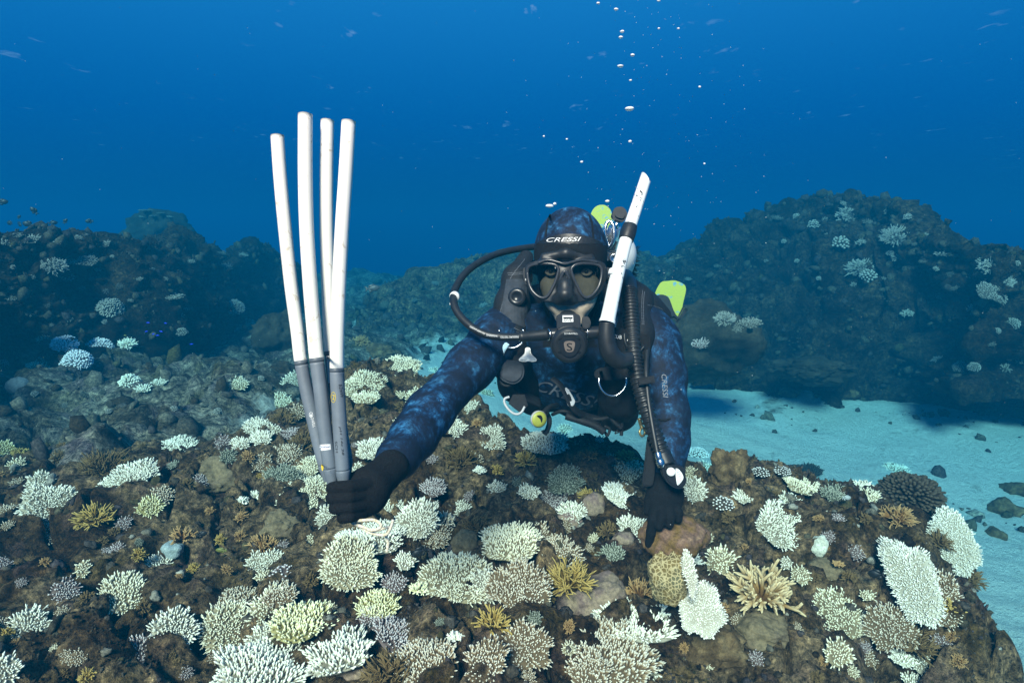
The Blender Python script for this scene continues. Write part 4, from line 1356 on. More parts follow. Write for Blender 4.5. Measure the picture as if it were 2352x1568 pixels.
# ================================================================== the diver and the gear
class SDF:
    """a signed distance grid in world space"""
    def __init__(self, lo, hi, h):
        self.lo, self.h = np.array(lo, float), h
        self.n = np.ceil((np.array(hi) - self.lo) / h).astype(int) + 1
        self.f = np.full(self.n, 1.0, dtype=np.float32)

    def _win(self, lo, hi):
        a = np.clip(np.floor((np.array(lo) - self.lo) / self.h).astype(int), 0, self.n)
        b = np.clip(np.ceil((np.array(hi) - self.lo) / self.h).astype(int) + 1, 0, self.n)
        sl = tuple(slice(x, y) for x, y in zip(a, b))
        ax = [self.lo[i] + np.arange(a[i], b[i]) * self.h for i in range(3)]
        return sl, np.meshgrid(*ax, indexing='ij')

    def _smin(self, sl, d, k):
        f = self.f[sl]
        if k <= 0:
            self.f[sl] = np.minimum(f, d)
        else:
            hh = np.clip(0.5 + 0.5 * (f - d) / k, 0, 1)
            self.f[sl] = f * (1 - hh) + d * hh - k * hh * (1 - hh)

    def cone(self, a, b, ra, rb, k=0.03):
        a, b = np.array(a, float), np.array(b, float)
        m = max(ra, rb) + k + 4 * self.h
        sl, (X, Y, Z) = self._win(np.minimum(a, b) - m, np.maximum(a, b) + m)
        e = b - a
        L2 = (e ** 2).sum() + 1e-12
        t = np.clip(((X - a[0]) * e[0] + (Y - a[1]) * e[1] + (Z - a[2]) * e[2]) / L2, 0, 1)
        d = np.sqrt((X - a[0] - t * e[0]) ** 2 + (Y - a[1] - t * e[1]) ** 2 + (Z - a[2] - t * e[2]) ** 2) - (ra + (rb - ra) * t)
        self._smin(sl, d, k)

    def chain(self, pts, k=0.03):
        """pts: (px, py, depth, radius)"""
        for p, q in zip(pts, pts[1:]):
            self.cone(P(*p[:3]), P(*q[:3]), p[3], q[3], k)

    def ell(self, c, r, k=0.03, cut=False):
        """ellipsoid with radii along camera right, forward, up"""
        c = np.array(c, float)
        r = np.array(r, float)
        m = r.max() + k + 4 * self.h
        sl, (X, Y, Z) = self._win(c - m, c + m)
        f, u = np.array(FWD), np.array(UPV)
        dx, dy, dz = X - c[0], Y - c[1], Z - c[2]
        q = np.sqrt((dx / r[0]) ** 2 + ((dy * f[1] + dz * f[2]) / r[1]) ** 2 + ((dy * u[1] + dz * u[2]) / r[2]) ** 2)
        d = (q - 1) * r.min()
        if cut:
            self.f[sl] = np.maximum(self.f[sl], -d)
        else:
            self._smin(sl, d, k)

    def pixels(self):
        """camera px, py and depth of every grid place"""
        sl, (X, Y, Z) = self._win(self.lo, self.lo + (self.n - 1) * self.h)
        f, u = np.array(FWD), np.array(UPV)
        z = Z - CAM_Z
        dep = Y * f[1] + z * f[2]
        up = Y * u[1] + z * u[2]
        return 1176 + X / dep * FPX, 784 - up / dep * FPX, dep

    def mesh(self):
        """naive surface nets"""
        f = self.f
        s = f < 0
        nx, ny, nz = f.shape
        c8 = [(i, j, k) for i in (0, 1) for j in (0, 1) for k in (0, 1)]
        sub = lambda A, i, j, k: A[i:nx - 1 + i, j:ny - 1 + j, k:nz - 1 + k]
        cnt = sum(sub(s, *c).astype(np.int8) for c in c8)
        act = (cnt > 0) & (cnt < 8)
        idx = np.argwhere(act)
        vid = np.full(act.shape, -1, dtype=np.int32)
        vid[act] = np.arange(len(idx))
        I, J, K = idx.T
        acc = np.zeros((len(idx), 3))
        num = np.zeros(len(idx))
        for a in c8:
            for ax in range(3):
                if a[ax]:
                    continue
                b = list(a)
                b[ax] = 1
                fa = f[I + a[0], J + a[1], K + a[2]]
                fb = f[I + b[0], J + b[1], K + b[2]]
                m = (fa < 0) != (fb < 0)
                t = np.where(m, fa / (fa - fb + 1e-20), 0)
                p = np.tile(np.array(a, float), (len(idx), 1))
                p[:, ax] += t
                acc += p * m[:, None]
                num += m
        V = (idx + acc / num[:, None]) * self.h + self.lo
        Fs = []
        for ax in range(3):
            o1, o2 = [(1, 2), (2, 0), (0, 1)][ax]
            lo = [slice(0, None)] * 3
            A = [slice(None)] * 3
            B = [slice(None)] * 3
            A[ax], B[ax] = slice(0, -1), slice(1, None)
            cr = s[tuple(A)] != s[tuple(B)]
            e = np.argwhere(cr)
            ok = (e[:, o1] > 0) & (e[:, o2] > 0) & (e[:, o1] < f.shape[o1] - 1) & (e[:, o2] < f.shape[o2] - 1)
            e = e[ok]
            q = []
            for d1, d2 in ((-1, -1), (0, -1), (0, 0), (-1, 0)):
                g = e.copy()
                g[:, o1] += d1
                g[:, o2] += d2
                q.append(vid[g[:, 0], g[:, 1], g[:, 2]])
            q = np.stack(q, 1)
            ins = s[e[:, 0], e[:, 1], e[:, 2]]
            q[~ins] = q[~ins][:, ::-1]
            Fs.append(q)
        F = np.concatenate(Fs)
        F = F[(F >= 0).all(1)]
        return V, F

def relax(V, F, it=2, lam=0.5):
    """smooth a little without changing the shape"""
    n = len(V)
    E = np.concatenate([F[:, [i, (i + 1) % F.shape[1]]] for i in range(F.shape[1])])
    for _ in range(it):
        for l in (lam, -lam * 1.03):
            acc = np.zeros_like(V)
            cnt = np.zeros(n)
            for a, b in ((0, 1), (1, 0)):
                np.add.at(acc, E[:, a], V[E[:, b]])
                np.add.at(cnt, E[:, a], 1)
            V = V + l * (acc / cnt[:, None] - V)
    return V

def bvh_of(V, F):
    return BVHTree.FromPolygons([tuple(v) for v in np.asarray(V).tolist()], [tuple(f) for f in np.asarray(F).tolist()])

# ---- materials
def camo_mat():
    m, nt, b = new_mat('blue_camouflage_neoprene')
    v = obj_vec(nt)
    mp = nd(nt, 'ShaderNodeMapping')
    mp.inputs['Scale'].default_value = (1.0, 1.0, 0.8)
    nt.links.new(v, mp.inputs['Vector'])
    a = noise_tex(nt, 24, 8, 0.78, mp.outputs[0], 0.25)
    c = ramp(nt, a, [(0.36, (0.002, 0.004, 0.008)), (0.47, (0.004, 0.012, 0.034)), (0.54, (0.007, 0.040, 0.105)), (0.61, (0.026, 0.13, 0.27)), (0.72, (0.09, 0.30, 0.46))])
    g = noise_tex(nt, 9, 5, 0.7, v, 0.3)
    c = mix(nt, ramp(nt, g, [(0.46, (0, 0, 0)), (0.62, (0.85, 0.85, 0.85))]), c, (0.004, 0.008, 0.020))
    nt.links.new(c, b.inputs['Base Color'])
    b.inputs['Roughness'].default_value = 0.75
    b.inputs['Specular IOR Level'].default_value = 0.25
    f = noise_tex(nt, 26, 4, 0.6, v)
    bump(nt, b, f, 0.35, 0.006)
    return m

def skin_mat():
    m, nt, b = new_mat('skin')
    v = obj_vec(nt)
    n = noise_tex(nt, 60, 5, 0.6, v)
    n2 = noise_tex(nt, 240, 3, 0.7, v)
    c = ramp(nt, n, [(0.3, (0.36, 0.30, 0.22)), (0.7, (0.52, 0.45, 0.35))])
    c = mix(nt, ramp(nt, n2, [(0.55, (0, 0, 0)), (0.68, (0.6, 0.6, 0.6))]), c, (0.20, 0.17, 0.13))
    nt.links.new(c, b.inputs['Base Color'])
    b.inputs['Roughness'].default_value = 0.6
    bump(nt, b, n2, 0.3, 0.002)
    return m

def worn_white_mat(name, col, spots, scale, thr, spotcol=(0.02, 0.02, 0.02)):
    m, nt, b = new_mat(name)
    v = obj_vec(nt)
    n = noise_tex(nt, scale, 6, 0.7, v, 0.5)
    n2 = noise_tex(nt, 8, 3, 0.5, v)
    c = ramp(nt, n2, [(0.3, tuple(x * 0.9 for x in col)), (0.7, col)])
    ad = nd(nt, 'ShaderNodeMath', operation='MULTIPLY')
    nt.links.new(n, ad.inputs[0])
    nt.links.new(ramp(nt, noise_tex(nt, 11, 2, 0.5, v), [(0.35, (0.85, 0.85, 0.85)), (0.65, (1.12, 1.12, 1.12))]), ad.inputs[1])
    c = mix(nt, ramp(nt, ad.outputs[0], [(thr, (0, 0, 0)), (thr + 0.03, (spots, spots, spots))]), c, spotcol)
    nt.links.new(c, b.inputs['Base Color'])
    b.inputs['Roughness'].default_value = 0.45
    return m

M_CAMO = camo_mat()
M_SKIN = skin_mat()
M_BLACK = plain('black_neoprene', (0.0065, 0.0070, 0.0080), 0.85, spec=0.2, var=0.35, scale=90, bmp=0.3)
M_KNIT = plain('black_knit_glove', (0.0085, 0.0090, 0.0100), 0.95, spec=0.12, var=0.5, scale=320, bmp=0.6)
M_NYLON = plain('black_nylon', (0.009, 0.010, 0.012), 0.7, spec=0.3, var=0.4, scale=140, bmp=0.3)
M_PANEL = plain('charcoal_panel', (0.030, 0.036, 0.046), 0.75, spec=0.3, var=0.35, scale=50, bmp=0.2)
M_RUBBER = plain('black_rubber', (0.012, 0.013, 0.014), 0.45, spec=0.45, var=0.3, scale=70)
M_PLASTIC = plain('black_plastic', (0.014, 0.015, 0.017), 0.32, spec=0.5, var=0.25, scale=60)
M_FRAME = plain('mask_frame', (0.030, 0.032, 0.036), 0.28, spec=0.5, var=0.2, scale=60)
M_STEEL = plain('stainless_steel', (0.70, 0.71, 0.72), 0.22, metal=1.0, var=0.08)
M_BRASS = plain('tarnished_brass', (0.34, 0.27, 0.12), 0.4, metal=0.8, var=0.3, scale=160)
M_WHITE = plain('white_plastic', (0.80, 0.82, 0.80), 0.4, var=0.05)
M_GREY = plain('light_grey_plastic', (0.42, 0.44, 0.46), 0.5, var=0.08)
M_BLUE = plain('pale_blue_plastic', (0.36, 0.58, 0.70), 0.45, var=0.06)
M_DBLUE = plain('blue_tape', (0.03, 0.08, 0.32), 0.55, var=0.1)
M_YELLOW = plain('yellow_green_plastic', (0.32, 0.35, 0.05), 0.5, var=0.12)
M_PRINT = plain('white_print', (0.72, 0.74, 0.74), 0.7, var=0.06)
M_PRINTG = plain('grey_print', (0.16, 0.18, 0.21), 0.7, var=0.1)
M_RED = plain('red_hem', (0.20, 0.025, 0.02), 0.8, var=0.2)
M_SNORK = worn_white_mat('worn_white_snorkel', (0.76, 0.82, 0.82), 0.97, 75, 0.575)
M_TANK = worn_white_mat('scuffed_white_tank', (0.78, 0.79, 0.76), 0.8, 28, 0.66, (0.22, 0.20, 0.12))
M_PIPE = worn_white_mat('white_pvc_tube', (0.74, 0.75, 0.69), 0.55, 60, 0.61, (0.34, 0.27, 0.16))
M_PIPEG = plain('grey_pvc', (0.125, 0.155, 0.185), 0.55, var=0.16, scale=26)
M_PIPED = plain('grey_pvc_band', (0.075, 0.095, 0.115), 0.5, var=0.1)

# ---- generic parts
def lathe(name, prof, M, mat, parent, seg=28):
    """prof: (radius, height along local z)"""
    pr = np.array(prof, float)
    a = np.linspace(0, 2 * math.pi, seg, endpoint=False)
    V = np.stack([np.column_stack([r * np.cos(a), r * np.sin(a), np.full(seg, z)]) for r, z in pr], 1).reshape(-1, 3)
    m3 = np.array(M.to_3x3())
    V = V @ m3.T + np.array(M.translation)
    return np_obj(name, V, grid_faces(seg, len(pr), wrap=True), mat, parent)

def smooth_path(pts, n):
    """Catmull-Rom through rows of any width"""
    p = np.array(pts, float)
    q = np.vstack([2 * p[0] - p[1], p, 2 * p[-1] - p[-2]])
    t = np.linspace(0, len(p) - 1 - 1e-9, n)
    i = t.astype(int)
    f = (t - i)[:, None]
    a, b, c, d = q[i], q[i + 1], q[i + 2], q[i + 3]
    return 0.5 * (2 * b + (c - a) * f + (2 * a - 5 * b + 4 * c - d) * f ** 2 + (3 * b - a - 3 * c + d) * f ** 3)

def tube_mesh(C, r, seg=14, cap=True, flat=1.0, closed=False, up=None):
    C = np.asarray(C, float)
    n = len(C)
    r = np.broadcast_to(np.asarray(r, float), (n,))
    T = np.gradient(C, axis=0)
    if closed:
        T = np.roll(C, -1, 0) - np.roll(C, 1, 0)
    T /= np.linalg.norm(T, axis=1)[:, None] + 1e-12
    ref = np.array(up if up is not None else (0.13, -0.35, 0.9))
    if abs(T[0] @ ref) > 0.95:
        ref = np.array((0.9, 0.1, 0.2))
    u = ref - T[0] * (ref @ T[0])
    us = []
    for i in range(n):
        if up is not None:
            u = ref
        u = u - T[i] * (u @ T[i])
        u = u / (np.linalg.norm(u) + 1e-12)
        us.append(u)
    U = np.array(us)
    W = np.cross(T, U)
    a = np.linspace(0, 2 * math.pi, seg, endpoint=False)
    rows = C[:, None] + r[:, None, None] * (U[:, None] * (np.cos(a) * flat)[None, :, None] + W[:, None] * np.sin(a)[None, :, None])
    V = rows.reshape(-1, 3)
    F = []
    i = np.arange(n if closed else n - 1)
    s = np.arange(seg)
    I, S = np.meshgrid(i, s, indexing='ij')
    I2 = (I + 1) % n
    F = np.stack([I * seg + S, I * seg + (S + 1) % seg, I2 * seg + (S + 1) % seg, I2 * seg + S], -1).reshape(-1, 4)
    if cap and not closed:
        V = np.vstack([V, C[0], C[-1]])
        c0, c1 = n * seg, n * seg + 1
        s2 = (s + 1) % seg
        F = np.vstack([F, np.stack([s2, s, np.full(seg, c0), np.full(seg, c0)], 1), np.stack([(n - 1) * seg + s, (n - 1) * seg + s2, np.full(seg, c1), np.full(seg, c1)], 1)])
    # degenerate quads to triangles
    tri = F[F[:, 2] == F[:, 3]][:, :3]
    quad = F[F[:, 2] != F[:, 3]]
    F3 = np.vstack([quad[:, [0, 1, 2]], quad[:, [0, 2, 3]]] + ([tri] if len(tri) else []))
    return V, F3

def tube(name, pts, r, mat, parent, n=40, seg=14, ridges=0, ramp_r=None, flat=1.0, closed=False, up=None, world=False):
    """pts in picture px, py, depth"""
    W = np.array([p if world else tuple(P(*p[:3])) for p in pts], float)
    if closed:
        C = smooth_path(np.vstack([W[-1], W, W[0], W[1]]), (len(W) + 2) * 10)[10:-20]
        rr = r
    elif n <= len(W):
        C = W
        rr = r
    else:
        C = smooth_path(W, n)
        rr = r
    if ramp_r is not None:
        rr = np.interp(np.linspace(0, 1, len(C)), np.linspace(0, 1, len(ramp_r)), ramp_r)
    if ridges:
        rr = rr * (1 + 0.10 * np.sign(np.sin(np.linspace(0, ridges * 2 * math.pi, len(C)))))
    V, F = tube_mesh(C, rr, seg, True, flat, closed, up)
    o = np_obj(name, V, F, mat, parent)
    return o

def axes_facing(pt, tilt_up=0.0, tilt_side=0.0):
    """local z towards the camera, x to the picture's right, y up"""
    z = (CAMP - pt).normalized()
    x = RGT - z * RGT.dot(z)
    x.normalize()
    y = z.cross(x)
    M = Matrix((x, y, z)).transposed()
    M = M @ Matrix.Rotation(math.radians(tilt_up), 3, 'X') @ Matrix.Rotation(math.radians(tilt_side), 3, 'Y')
    return Matrix.Translation(pt) @ M.to_4x4()

def poly_mesh(poly, thick, M=None, cuts=0, bev=0.0):
    """a flat outline (local x,y) given thickness along z, its rim rounded"""
    bm = bmesh.new()
    vs = [bm.verts.new((x, y, 0)) for x, y in poly]
    f = bm.faces.new(vs)
    if f.normal.z < 0:
        f.normal_flip()
    bm.faces.ensure_lookup_table()
    r = bmesh.ops.extrude_face_region(bm, geom=[f])
    for e in r['geom']:
        if isinstance(e, bmesh.types.BMVert):
            e.co.z += thick
    bmesh.ops.recalc_face_normals(bm, faces=bm.faces)
    if bev > 0:
        bmesh.ops.bevel(bm, geom=[e for e in bm.edges if abs(e.verts[0].co.z - e.verts[1].co.z) < 1e-6], offset=bev, segments=2, affect='EDGES')
    bmesh.ops.triangulate(bm, faces=bm.faces)
    if M is not None:
        bm.transform(M)
    return bm

def bm_obj(name, bm, mat, parent=None, smooth=False):
    me = bpy.data.meshes.new(name)
    bm.to_mesh(me)
    bm.free()
    me.materials.append(mat)
    if smooth:
        me.polygons.foreach_set('use_smooth', np.ones(len(me.polygons), dtype=bool))
    return link(bpy.data.objects.new(name, me), parent)

def slab(name, pxpoly, depth, thick, mat, parent, bev=0.0, back=0.0):
    """an outline read in the picture, built at its depth as a solid facing the viewer"""
    c = np.mean(np.array(pxpoly), 0)
    pt = P(c[0], c[1], depth)
    u = depth / FPX
    M = Matrix.Translation(pt - FWD * 0) @ Matrix((RGT, UPV, -FWD)).transposed().to_4x4()
    poly = [((x - c[0]) * u, -(y - c[1]) * u) for x, y in pxpoly]
    return bm_obj(name, poly_mesh(poly, thick, M, bev=bev), mat, parent)

def round_poly(pts, n=6):
    p = np.array(pts + pts[:1] + pts[1:2], float)
    q = np.vstack([pts[-1], p])
    C = smooth_path(q, (len(q)) * n)
    k = len(C) / len(q)
    a, b = int(round((len(C) - 1) / (len(q) - 1))), int(round((len(C) - 1) / (len(q) - 1) * (len(pts) + 1)))
    return [tuple(x) for x in C[a:b]]

def decal(name, polys, bv, off, mat, parent, cell=4.0, depth0=0.9):
    """thin sheets that hug a surface: outlines in the picture, dropped on the surface along the line of sight, 1 mm thick"""
    bm = bmesh.new()
    for poly in polys:
        b2 = bmesh.new()
        f = b2.faces.new([b2.verts.new((x, y, 0)) for x, y in poly])
        bmesh.ops.triangulate(b2, faces=[f])
        for _ in range(3):
            le = [e for e in b2.edges if e.calc_length() > cell]
            if not le:
                break
            bmesh.ops.subdivide_edges(b2, edges=le, cuts=1, use_grid_fill=False)
            bmesh.ops.triangulate(b2, faces=b2.faces)
        me = bpy.data.meshes.new('tmp')
        b2.to_mesh(me)
        b2.free()
        bm.from_mesh(me)
        bpy.data.meshes.remove(me)
    last = depth0
    for v in bm.verts:
        d = ray(v.co.x, v.co.y).normalized()
        h = bv.ray_cast(CAMP, d, 6)
        if h[0] is not None:
            last = h[3]
        v.co = CAMP + d * (last - off)
    bmesh.ops.recalc_face_normals(bm, faces=bm.faces)
    return bm_obj(name, bm, mat, parent)

def text_polys(s, size=1.0, shear=0.0, space=1.0):
    """flattened outline mesh of a word, local units, centred"""
    cu = bpy.data.curves.new('t', 'FONT')
    cu.body = s
    cu.size = size
    cu.shear = shear
    cu.space_character = space
    cu.resolution_u = 3
    cu.align_x, cu.align_y = 'CENTER', 'CENTER'
    o = bpy.data.objects.new('t', cu)
    COL.objects.link(o)
    dg = bpy.context.evaluated_depsgraph_get()
    me = bpy.data.meshes.new_from_object(o.evaluated_get(dg))
    bpy.data.objects.remove(o, do_unlink=True)
    bpy.data.curves.remove(cu)
    return me

def text_decal(name, s, px, py, w, h, ang, bv, off, mat, parent, shear=0.0, depth=None, fat=0.0, flip=False):
    me = text_polys(s, 1.0, shear)
    co = np.array([v.co[:] for v in me.vertices])
    lo, hi = co.min(0), co.max(0)
    sc = np.array([w / (hi[0] - lo[0]), h / (hi[1] - lo[1])])
    mid = (lo + hi) / 2
    ca, sa = math.cos(math.radians(ang)), math.sin(math.radians(ang))
    last = None
    bm = bmesh.new()
    bm.from_mesh(me)
    bpy.data.meshes.remove(me)
    bmesh.ops.remove_doubles(bm, verts=bm.verts, dist=1e-5)
    for v in bm.verts:
        x, y = (v.co.x - mid[0]) * sc[0], (v.co.y - mid[1]) * sc[1]
        if flip:
            x, y = -x, -y
        qx, qy = px + x * ca - y * sa * -1 * -1, py - (x * sa + y * ca)
        qx = px + x * ca - y * sa
        if bv is None:
            v.co = P(qx, qy, depth)
        else:
            d = ray(qx, qy).normalized()
            h_ = bv.ray_cast(CAMP, d, 8)
            if h_[0] is not None:
                last = h_[3]
            if last is None:
                last = (P(px, py, depth or 1.5) - CAMP).length
            v.co = CAMP + d * (last - off)
    return bm_obj(name, bm, mat, parent)

# ------------------------------------------------------------------ body
BODY_LO, BODY_HI = (-0.32, 1.02, 0.72), (0.62, 3.45, 2.18)
def build_body():
    S = SDF(BODY_LO, BODY_HI, 0.0075)
    # trunk
    S.chain([(1315, 780, 1.72, .105), (1322, 820, 1.80, .150), (1335, 850, 2.05, .135), (1345, 850, 2.32, .145)], .05)
    S.chain([(1178, 765, 1.66, .078), (1315, 770, 1.70, .092), (1470, 772, 1.69, .080)], .05)
    S.chain([(1215, 850, 1.76, .085), (1300, 880, 2.02, .085)], .05)
    S.chain([(1425, 850, 1.76, .085), (1365, 880, 2.02, .085)], .05)
    # neck and head
    S.chain([(1316, 775, 1.70, .075), (1312, 690, 1.62, .062)], .03)
    S.ell(P(1310, 585, 1.575), (.082, .100, .108), .03)
    S.ell(P(1310, 672, 1.535), (.062, .070, .080), .03)
    S.ell(P(1308, 728, 1.500), (.032, .028, .026), .025)
    S.chain([(1262, 655, 1.497, .024), (1275, 690, 1.487, .026)], .02)     # cheeks
    S.chain([(1356, 655, 1.497, .024), (1343, 690, 1.487, .026)], .02)
    S.chain([(1309, 640, 1.475, .012), (1309, 668, 1.458, .016)], .015)   # nose
    S.chain([(1284, 712, 1.478, .011), (1309, 706, 1.470, .013), (1334, 712, 1.478, .011)], .010)   # upper lip
    S.chain([(1288, 738, 1.484, .010), (1309, 742, 1.478, .011), (1330, 738, 1.484, .010)], .010)   # lower lip
    S.ell(P(1265, 624, 1.472), (.016, .014, .011), 0, True)                # eye sockets
    S.ell(P(1347, 624, 1.472), (.016, .014, .011), 0, True)
    # arms
    S.chain([(1165, 758, 1.64, .068), (1140, 780, 1.60, .064), (1080, 842, 1.51, .056), (985, 950, 1.36, .049), (950, 1003, 1.29, .045), (915, 1050, 1.22, .036), (884, 1087, 1.16, .029)], .035)
    S.chain([(1482, 768, 1.67, .072), (1500, 790, 1.65, .068), (1521, 862, 1.62, .058), (1536, 955, 1.58, .048), (1538, 1015, 1.55, .044), (1532, 1060, 1.52, .035), (1528, 1098, 1.495, .029)], .035)
    # legs, trailing behind
    S.chain([(1300, 850, 2.33, .105), (1295, 850, 2.75, .066), (1330, 690, 3.05, .046)], .05)
    S.chain([(1390, 850, 2.33, .105), (1430, 850, 2.75, .066), (1490, 745, 3.0, .046)], .05)
    V, F = S.mesh()
    V = relax(V, F, 3)
    # folds in the suit at elbow and wrist
    return V, F
bV, bF = build_body()
def cam_pix(V):
    f, u = np.array(FWD), np.array(UPV)
    z = V[:, 2] - CAM_Z
    dep = V[:, 1] * f[1] + z * f[2]
    up = V[:, 1] * u[1] + z * u[2]
    return 1176 + V[:, 0] / dep * FPX, 784 - up / dep * FPX, dep
# wrinkles: fine rings near the joints
for (a, b, amp, fr) in (((985, 950, 1.36), 0.075, 0.0022, 420), ((1540, 985, 1.565), 0.07, 0.0022, 420), ((1150, 790, 1.6), 0.09, 0.0026, 300)):
    c = np.array(P(*a))
    d = np.linalg.norm(bV - c, axis=1)
    w = np.exp(-(d / b) ** 2)
    q = bV + 0.02 * np.stack([vnoise(bV * 14, 1), vnoise(bV * 14, 2), vnoise(bV * 14, 3)], 1)
    bV = bV + np.array((0.2, -0.9, 0.3)) * (amp * w * np.sin((q @ np.array((0.5, 0.2, 0.84))) * fr))[:, None]
diver = empty('person', P(1320, 850, 1.8))
_org = np.array(P(1320, 850, 1.8))
tag(diver, 'diver in blue camouflage wetsuit and black hood leaning on the reef with one hand', 'person')
def dobj(name, V, F, mat, parent=diver, **k):
    return np_obj(name, np.asarray(V) - _org, F, mat, parent, **k)
body = dobj('body', bV, bF, [M_CAMO, M_SKIN, M_BLACK])
_x, _y, _d = cam_pix(bV)
_skin = (_d < 1.585) & ((((_x - 1309) / 74) ** 2 + ((_y - 668) / 98) ** 2) < 1)
_fm = np.where(_skin[bF].all(1), 1, 0)
_blk = (_x > 1246) & (_x < 1372) & (_y > 752) & (_y < 800) & (_d < 1.8)
_fm[_blk[bF].all(1)] = 2
body.data.polygons.foreach_set('material_index', _fm.astype(np.int32))
BODY_BVH = bvh_of(bV, bF)

def child_world(o, parent):
    """keep a part's world place under a moved Empty"""
    o.parent = parent
    o.matrix_parent_inverse = Matrix.Translation(parent.location).inverted()
    return o

def sub(o, part, org=None):
    """a piece of a part, built in world space"""
    o.parent = part
    if org is not None:
        o.matrix_parent_inverse = Matrix.Translation(org).inverted()
    return o

# ---- eyes
for ex in (1265, 1347):
    M = axes_facing(P(ex, 624, 1.4805))
    e = child_world(lathe('eye', [(0.0001, .0115), (.004, .011), (.008, .0082), (.0108, .004), (.0115, 0), (.008, -.008), (0.0001, -.0115)], M, plain('eye_white', (0.55, 0.55, 0.52), 0.25), None, 20), diver)
    i = sub(lathe('iris', [(0.0001, .0122), (.0028, .0120), (.0052, .0106)], M, plain('iris', (0.05, 0.06, 0.06), 0.2, var=0.4, scale=400), None, 20), e)
    for up in (1, -1):
        lid = tube('eyelid', [(ex - 12, 625, 1.477), (ex - 6, 624 - up * 6, 1.4695), (ex, 624 - up * 7.2, 1.4680), (ex + 6, 624 - up * 6, 1.4695), (ex + 12, 625, 1.477)], .0030, M_SKIN, None, 20, 8)
        child_world(lid, diver)
for ex, s in ((1265, -1), (1347, 1)):
    b = tube('eyebrow', [(ex - s * 16, 609, 1.472), (ex, 604, 1.468), (ex + s * 20, 610, 1.484)], .0030, plain('brow_hair', (0.05, 0.04, 0.03), 0.9, var=0.5, scale=300), None, 14, 8)
    child_world(b, diver)

# ---- hood
def build_hood():
    S = SDF(P(1310, 600, 1.6) - Vector((.2, .25, .26)), P(1310, 600, 1.6) + Vector((.2, .25, .2)), 0.0045)
    S.ell(P(1310, 583, 1.575), (.0945, .112, .119), .03)
    S.ell(P(1310, 672, 1.545), (.077, .082, .090), .03)
    S.chain([(1316, 780, 1.70, .086), (1312, 690, 1.62, .074)], .03)
    px, py, dep = S.pixels()
    # the face opening
    q = np.sqrt(((px - 1309) / 66.0) ** 2 + ((py - 670) / 92.0) ** 2)
    d = np.maximum((q - 1) * 66 * dep / FPX, dep - 1.60)
    S.f = np.maximum(S.f, -d)
    S.f = np.maximum(S.f, (py - 772) * dep / FPX)
    V, F = S.mesh()
    return relax(V, F, 3), F
hV, hF = build_hood()
hood = dobj('hood', hV, hF, [M_CAMO, M_BLACK])
_x, _y, _d = cam_pix(hV)
_top = 538 + 0.0035 * (_x - 1308) ** 2
_band = (_y > _top) & (_d < 1.62)
_fm = np.where(_band[hF].all(1) | (_y[hF].mean(1) > 660), 1, 0)
hood.data.polygons.foreach_set('material_index', _fm.astype(np.int32))
HOOD_BVH = bvh_of(hV, hF)
def under(o):
    return child_world(o, diver)
_arc = lambda x: 538 + 0.0035 * (x - 1308) ** 2
# seams and print on the hood
for pts in ([(1264, 492), (1257, 510), (1253, 544)], [(1353, 493), (1360, 512), (1363, 548)]):
    poly = [(x - 2.2, y) for x, y in pts] + [(x + 2.2, y) for x, y in pts[::-1]]
    _s = decal('hood_seam', [poly], HOOD_BVH, .0016, M_BLACK, None)
    sub(_s, hood, _org)
_s = sub(decal('hood_seam', [[(x, _arc(x) - 1.2) for x in range(1232, 1390, 6)] + [(x, _arc(x) + 1.0) for x in range(1386, 1228, -6)]], HOOD_BVH, .0016, M_RUBBER, None), hood, _org)
_s = sub(text_decal('hood_print', 'CRESSI', 1295, 550, 80, 9.5, 1.5, HOOD_BVH, .0035, M_PRINT, None, shear=.35), hood, _org)

# ---- prints on the suit
CHEST_BVH = BODY_BVH
sub(text_decal('chest_print', 'CRESSI', 1304, 905, 148, 26, -17, BODY_BVH, .003, M_PRINTG, None, shear=.35, depth=1.7), body, _org)
sub(text_decal('sleeve_print', 'CRESSI', 1527, 886, 54, 12, -86, BODY_BVH, .002, M_PRINTG, None, shear=.2, depth=1.57), body, _org)
# hem of the short over-suit sleeve at the elbows
sub(tube('sleeve_hem', [(943, 956, 1.362), (962, 972, 1.330), (990, 992, 1.312), (1020, 1000, 1.325), (1037, 1000, 1.36)], .0032, M_BLACK, None, 24, 8), body, _org)
sub(tube('sleeve_hem', [(1496, 955, 1.565), (1520, 965, 1.527), (1545, 960, 1.527), (1572, 945, 1.56)], .0032, M_BLACK, None, 24, 8), body, _org)
sub(tube('cuff_line', [(866, 1070, 1.165), (876, 1073, 1.138), (895, 1092, 1.131), (905, 1115, 1.150)], .0014, M_PRINTG, None, 24, 6), body, _org)

# ---- gloves
def glove_left():
    c = P(820, 1135, 1.1)
    S = SDF(c - Vector((.12, .13, .10)), c + Vector((.12, .13, .10)), 0.0026)
    S.chain([(899, 1072, 1.175, .034), (878, 1092, 1.150, .0315), (850, 1118, 1.118, .037), (822, 1138, 1.102, .034)], .012)
    S.chain([(852, 1148, 1.115, .026), (815, 1168, 1.105, .024)], .012)
    for y0, xl, kx, r in ((1113, 757, 846, .0110), (1136, 756, 842, .0114), (1160, 763, 838, .0110), (1182, 780, 830, .0100)):
        S.chain([(kx, y0 - 2, 1.088, r), (804, y0 + 4, 1.062, r * 1.03), (xl + 14, y0 + 6, 1.064, r), (xl + 6, y0 + 7, 1.085, r * .97), (xl + 22, y0 + 5, 1.112, r * .9), (xl + 50, y0 + 2, 1.112, r * .85)], .0012)
    S.chain([(858, 1096, 1.125, .017), (830, 1096, 1.122, .0145), (800, 1104, 1.128, .0130), (774, 1112, 1.122, .0115)], .006)
    V, F = S.mesh()
    return relax(V, F, 2), F
gV, gF = glove_left()
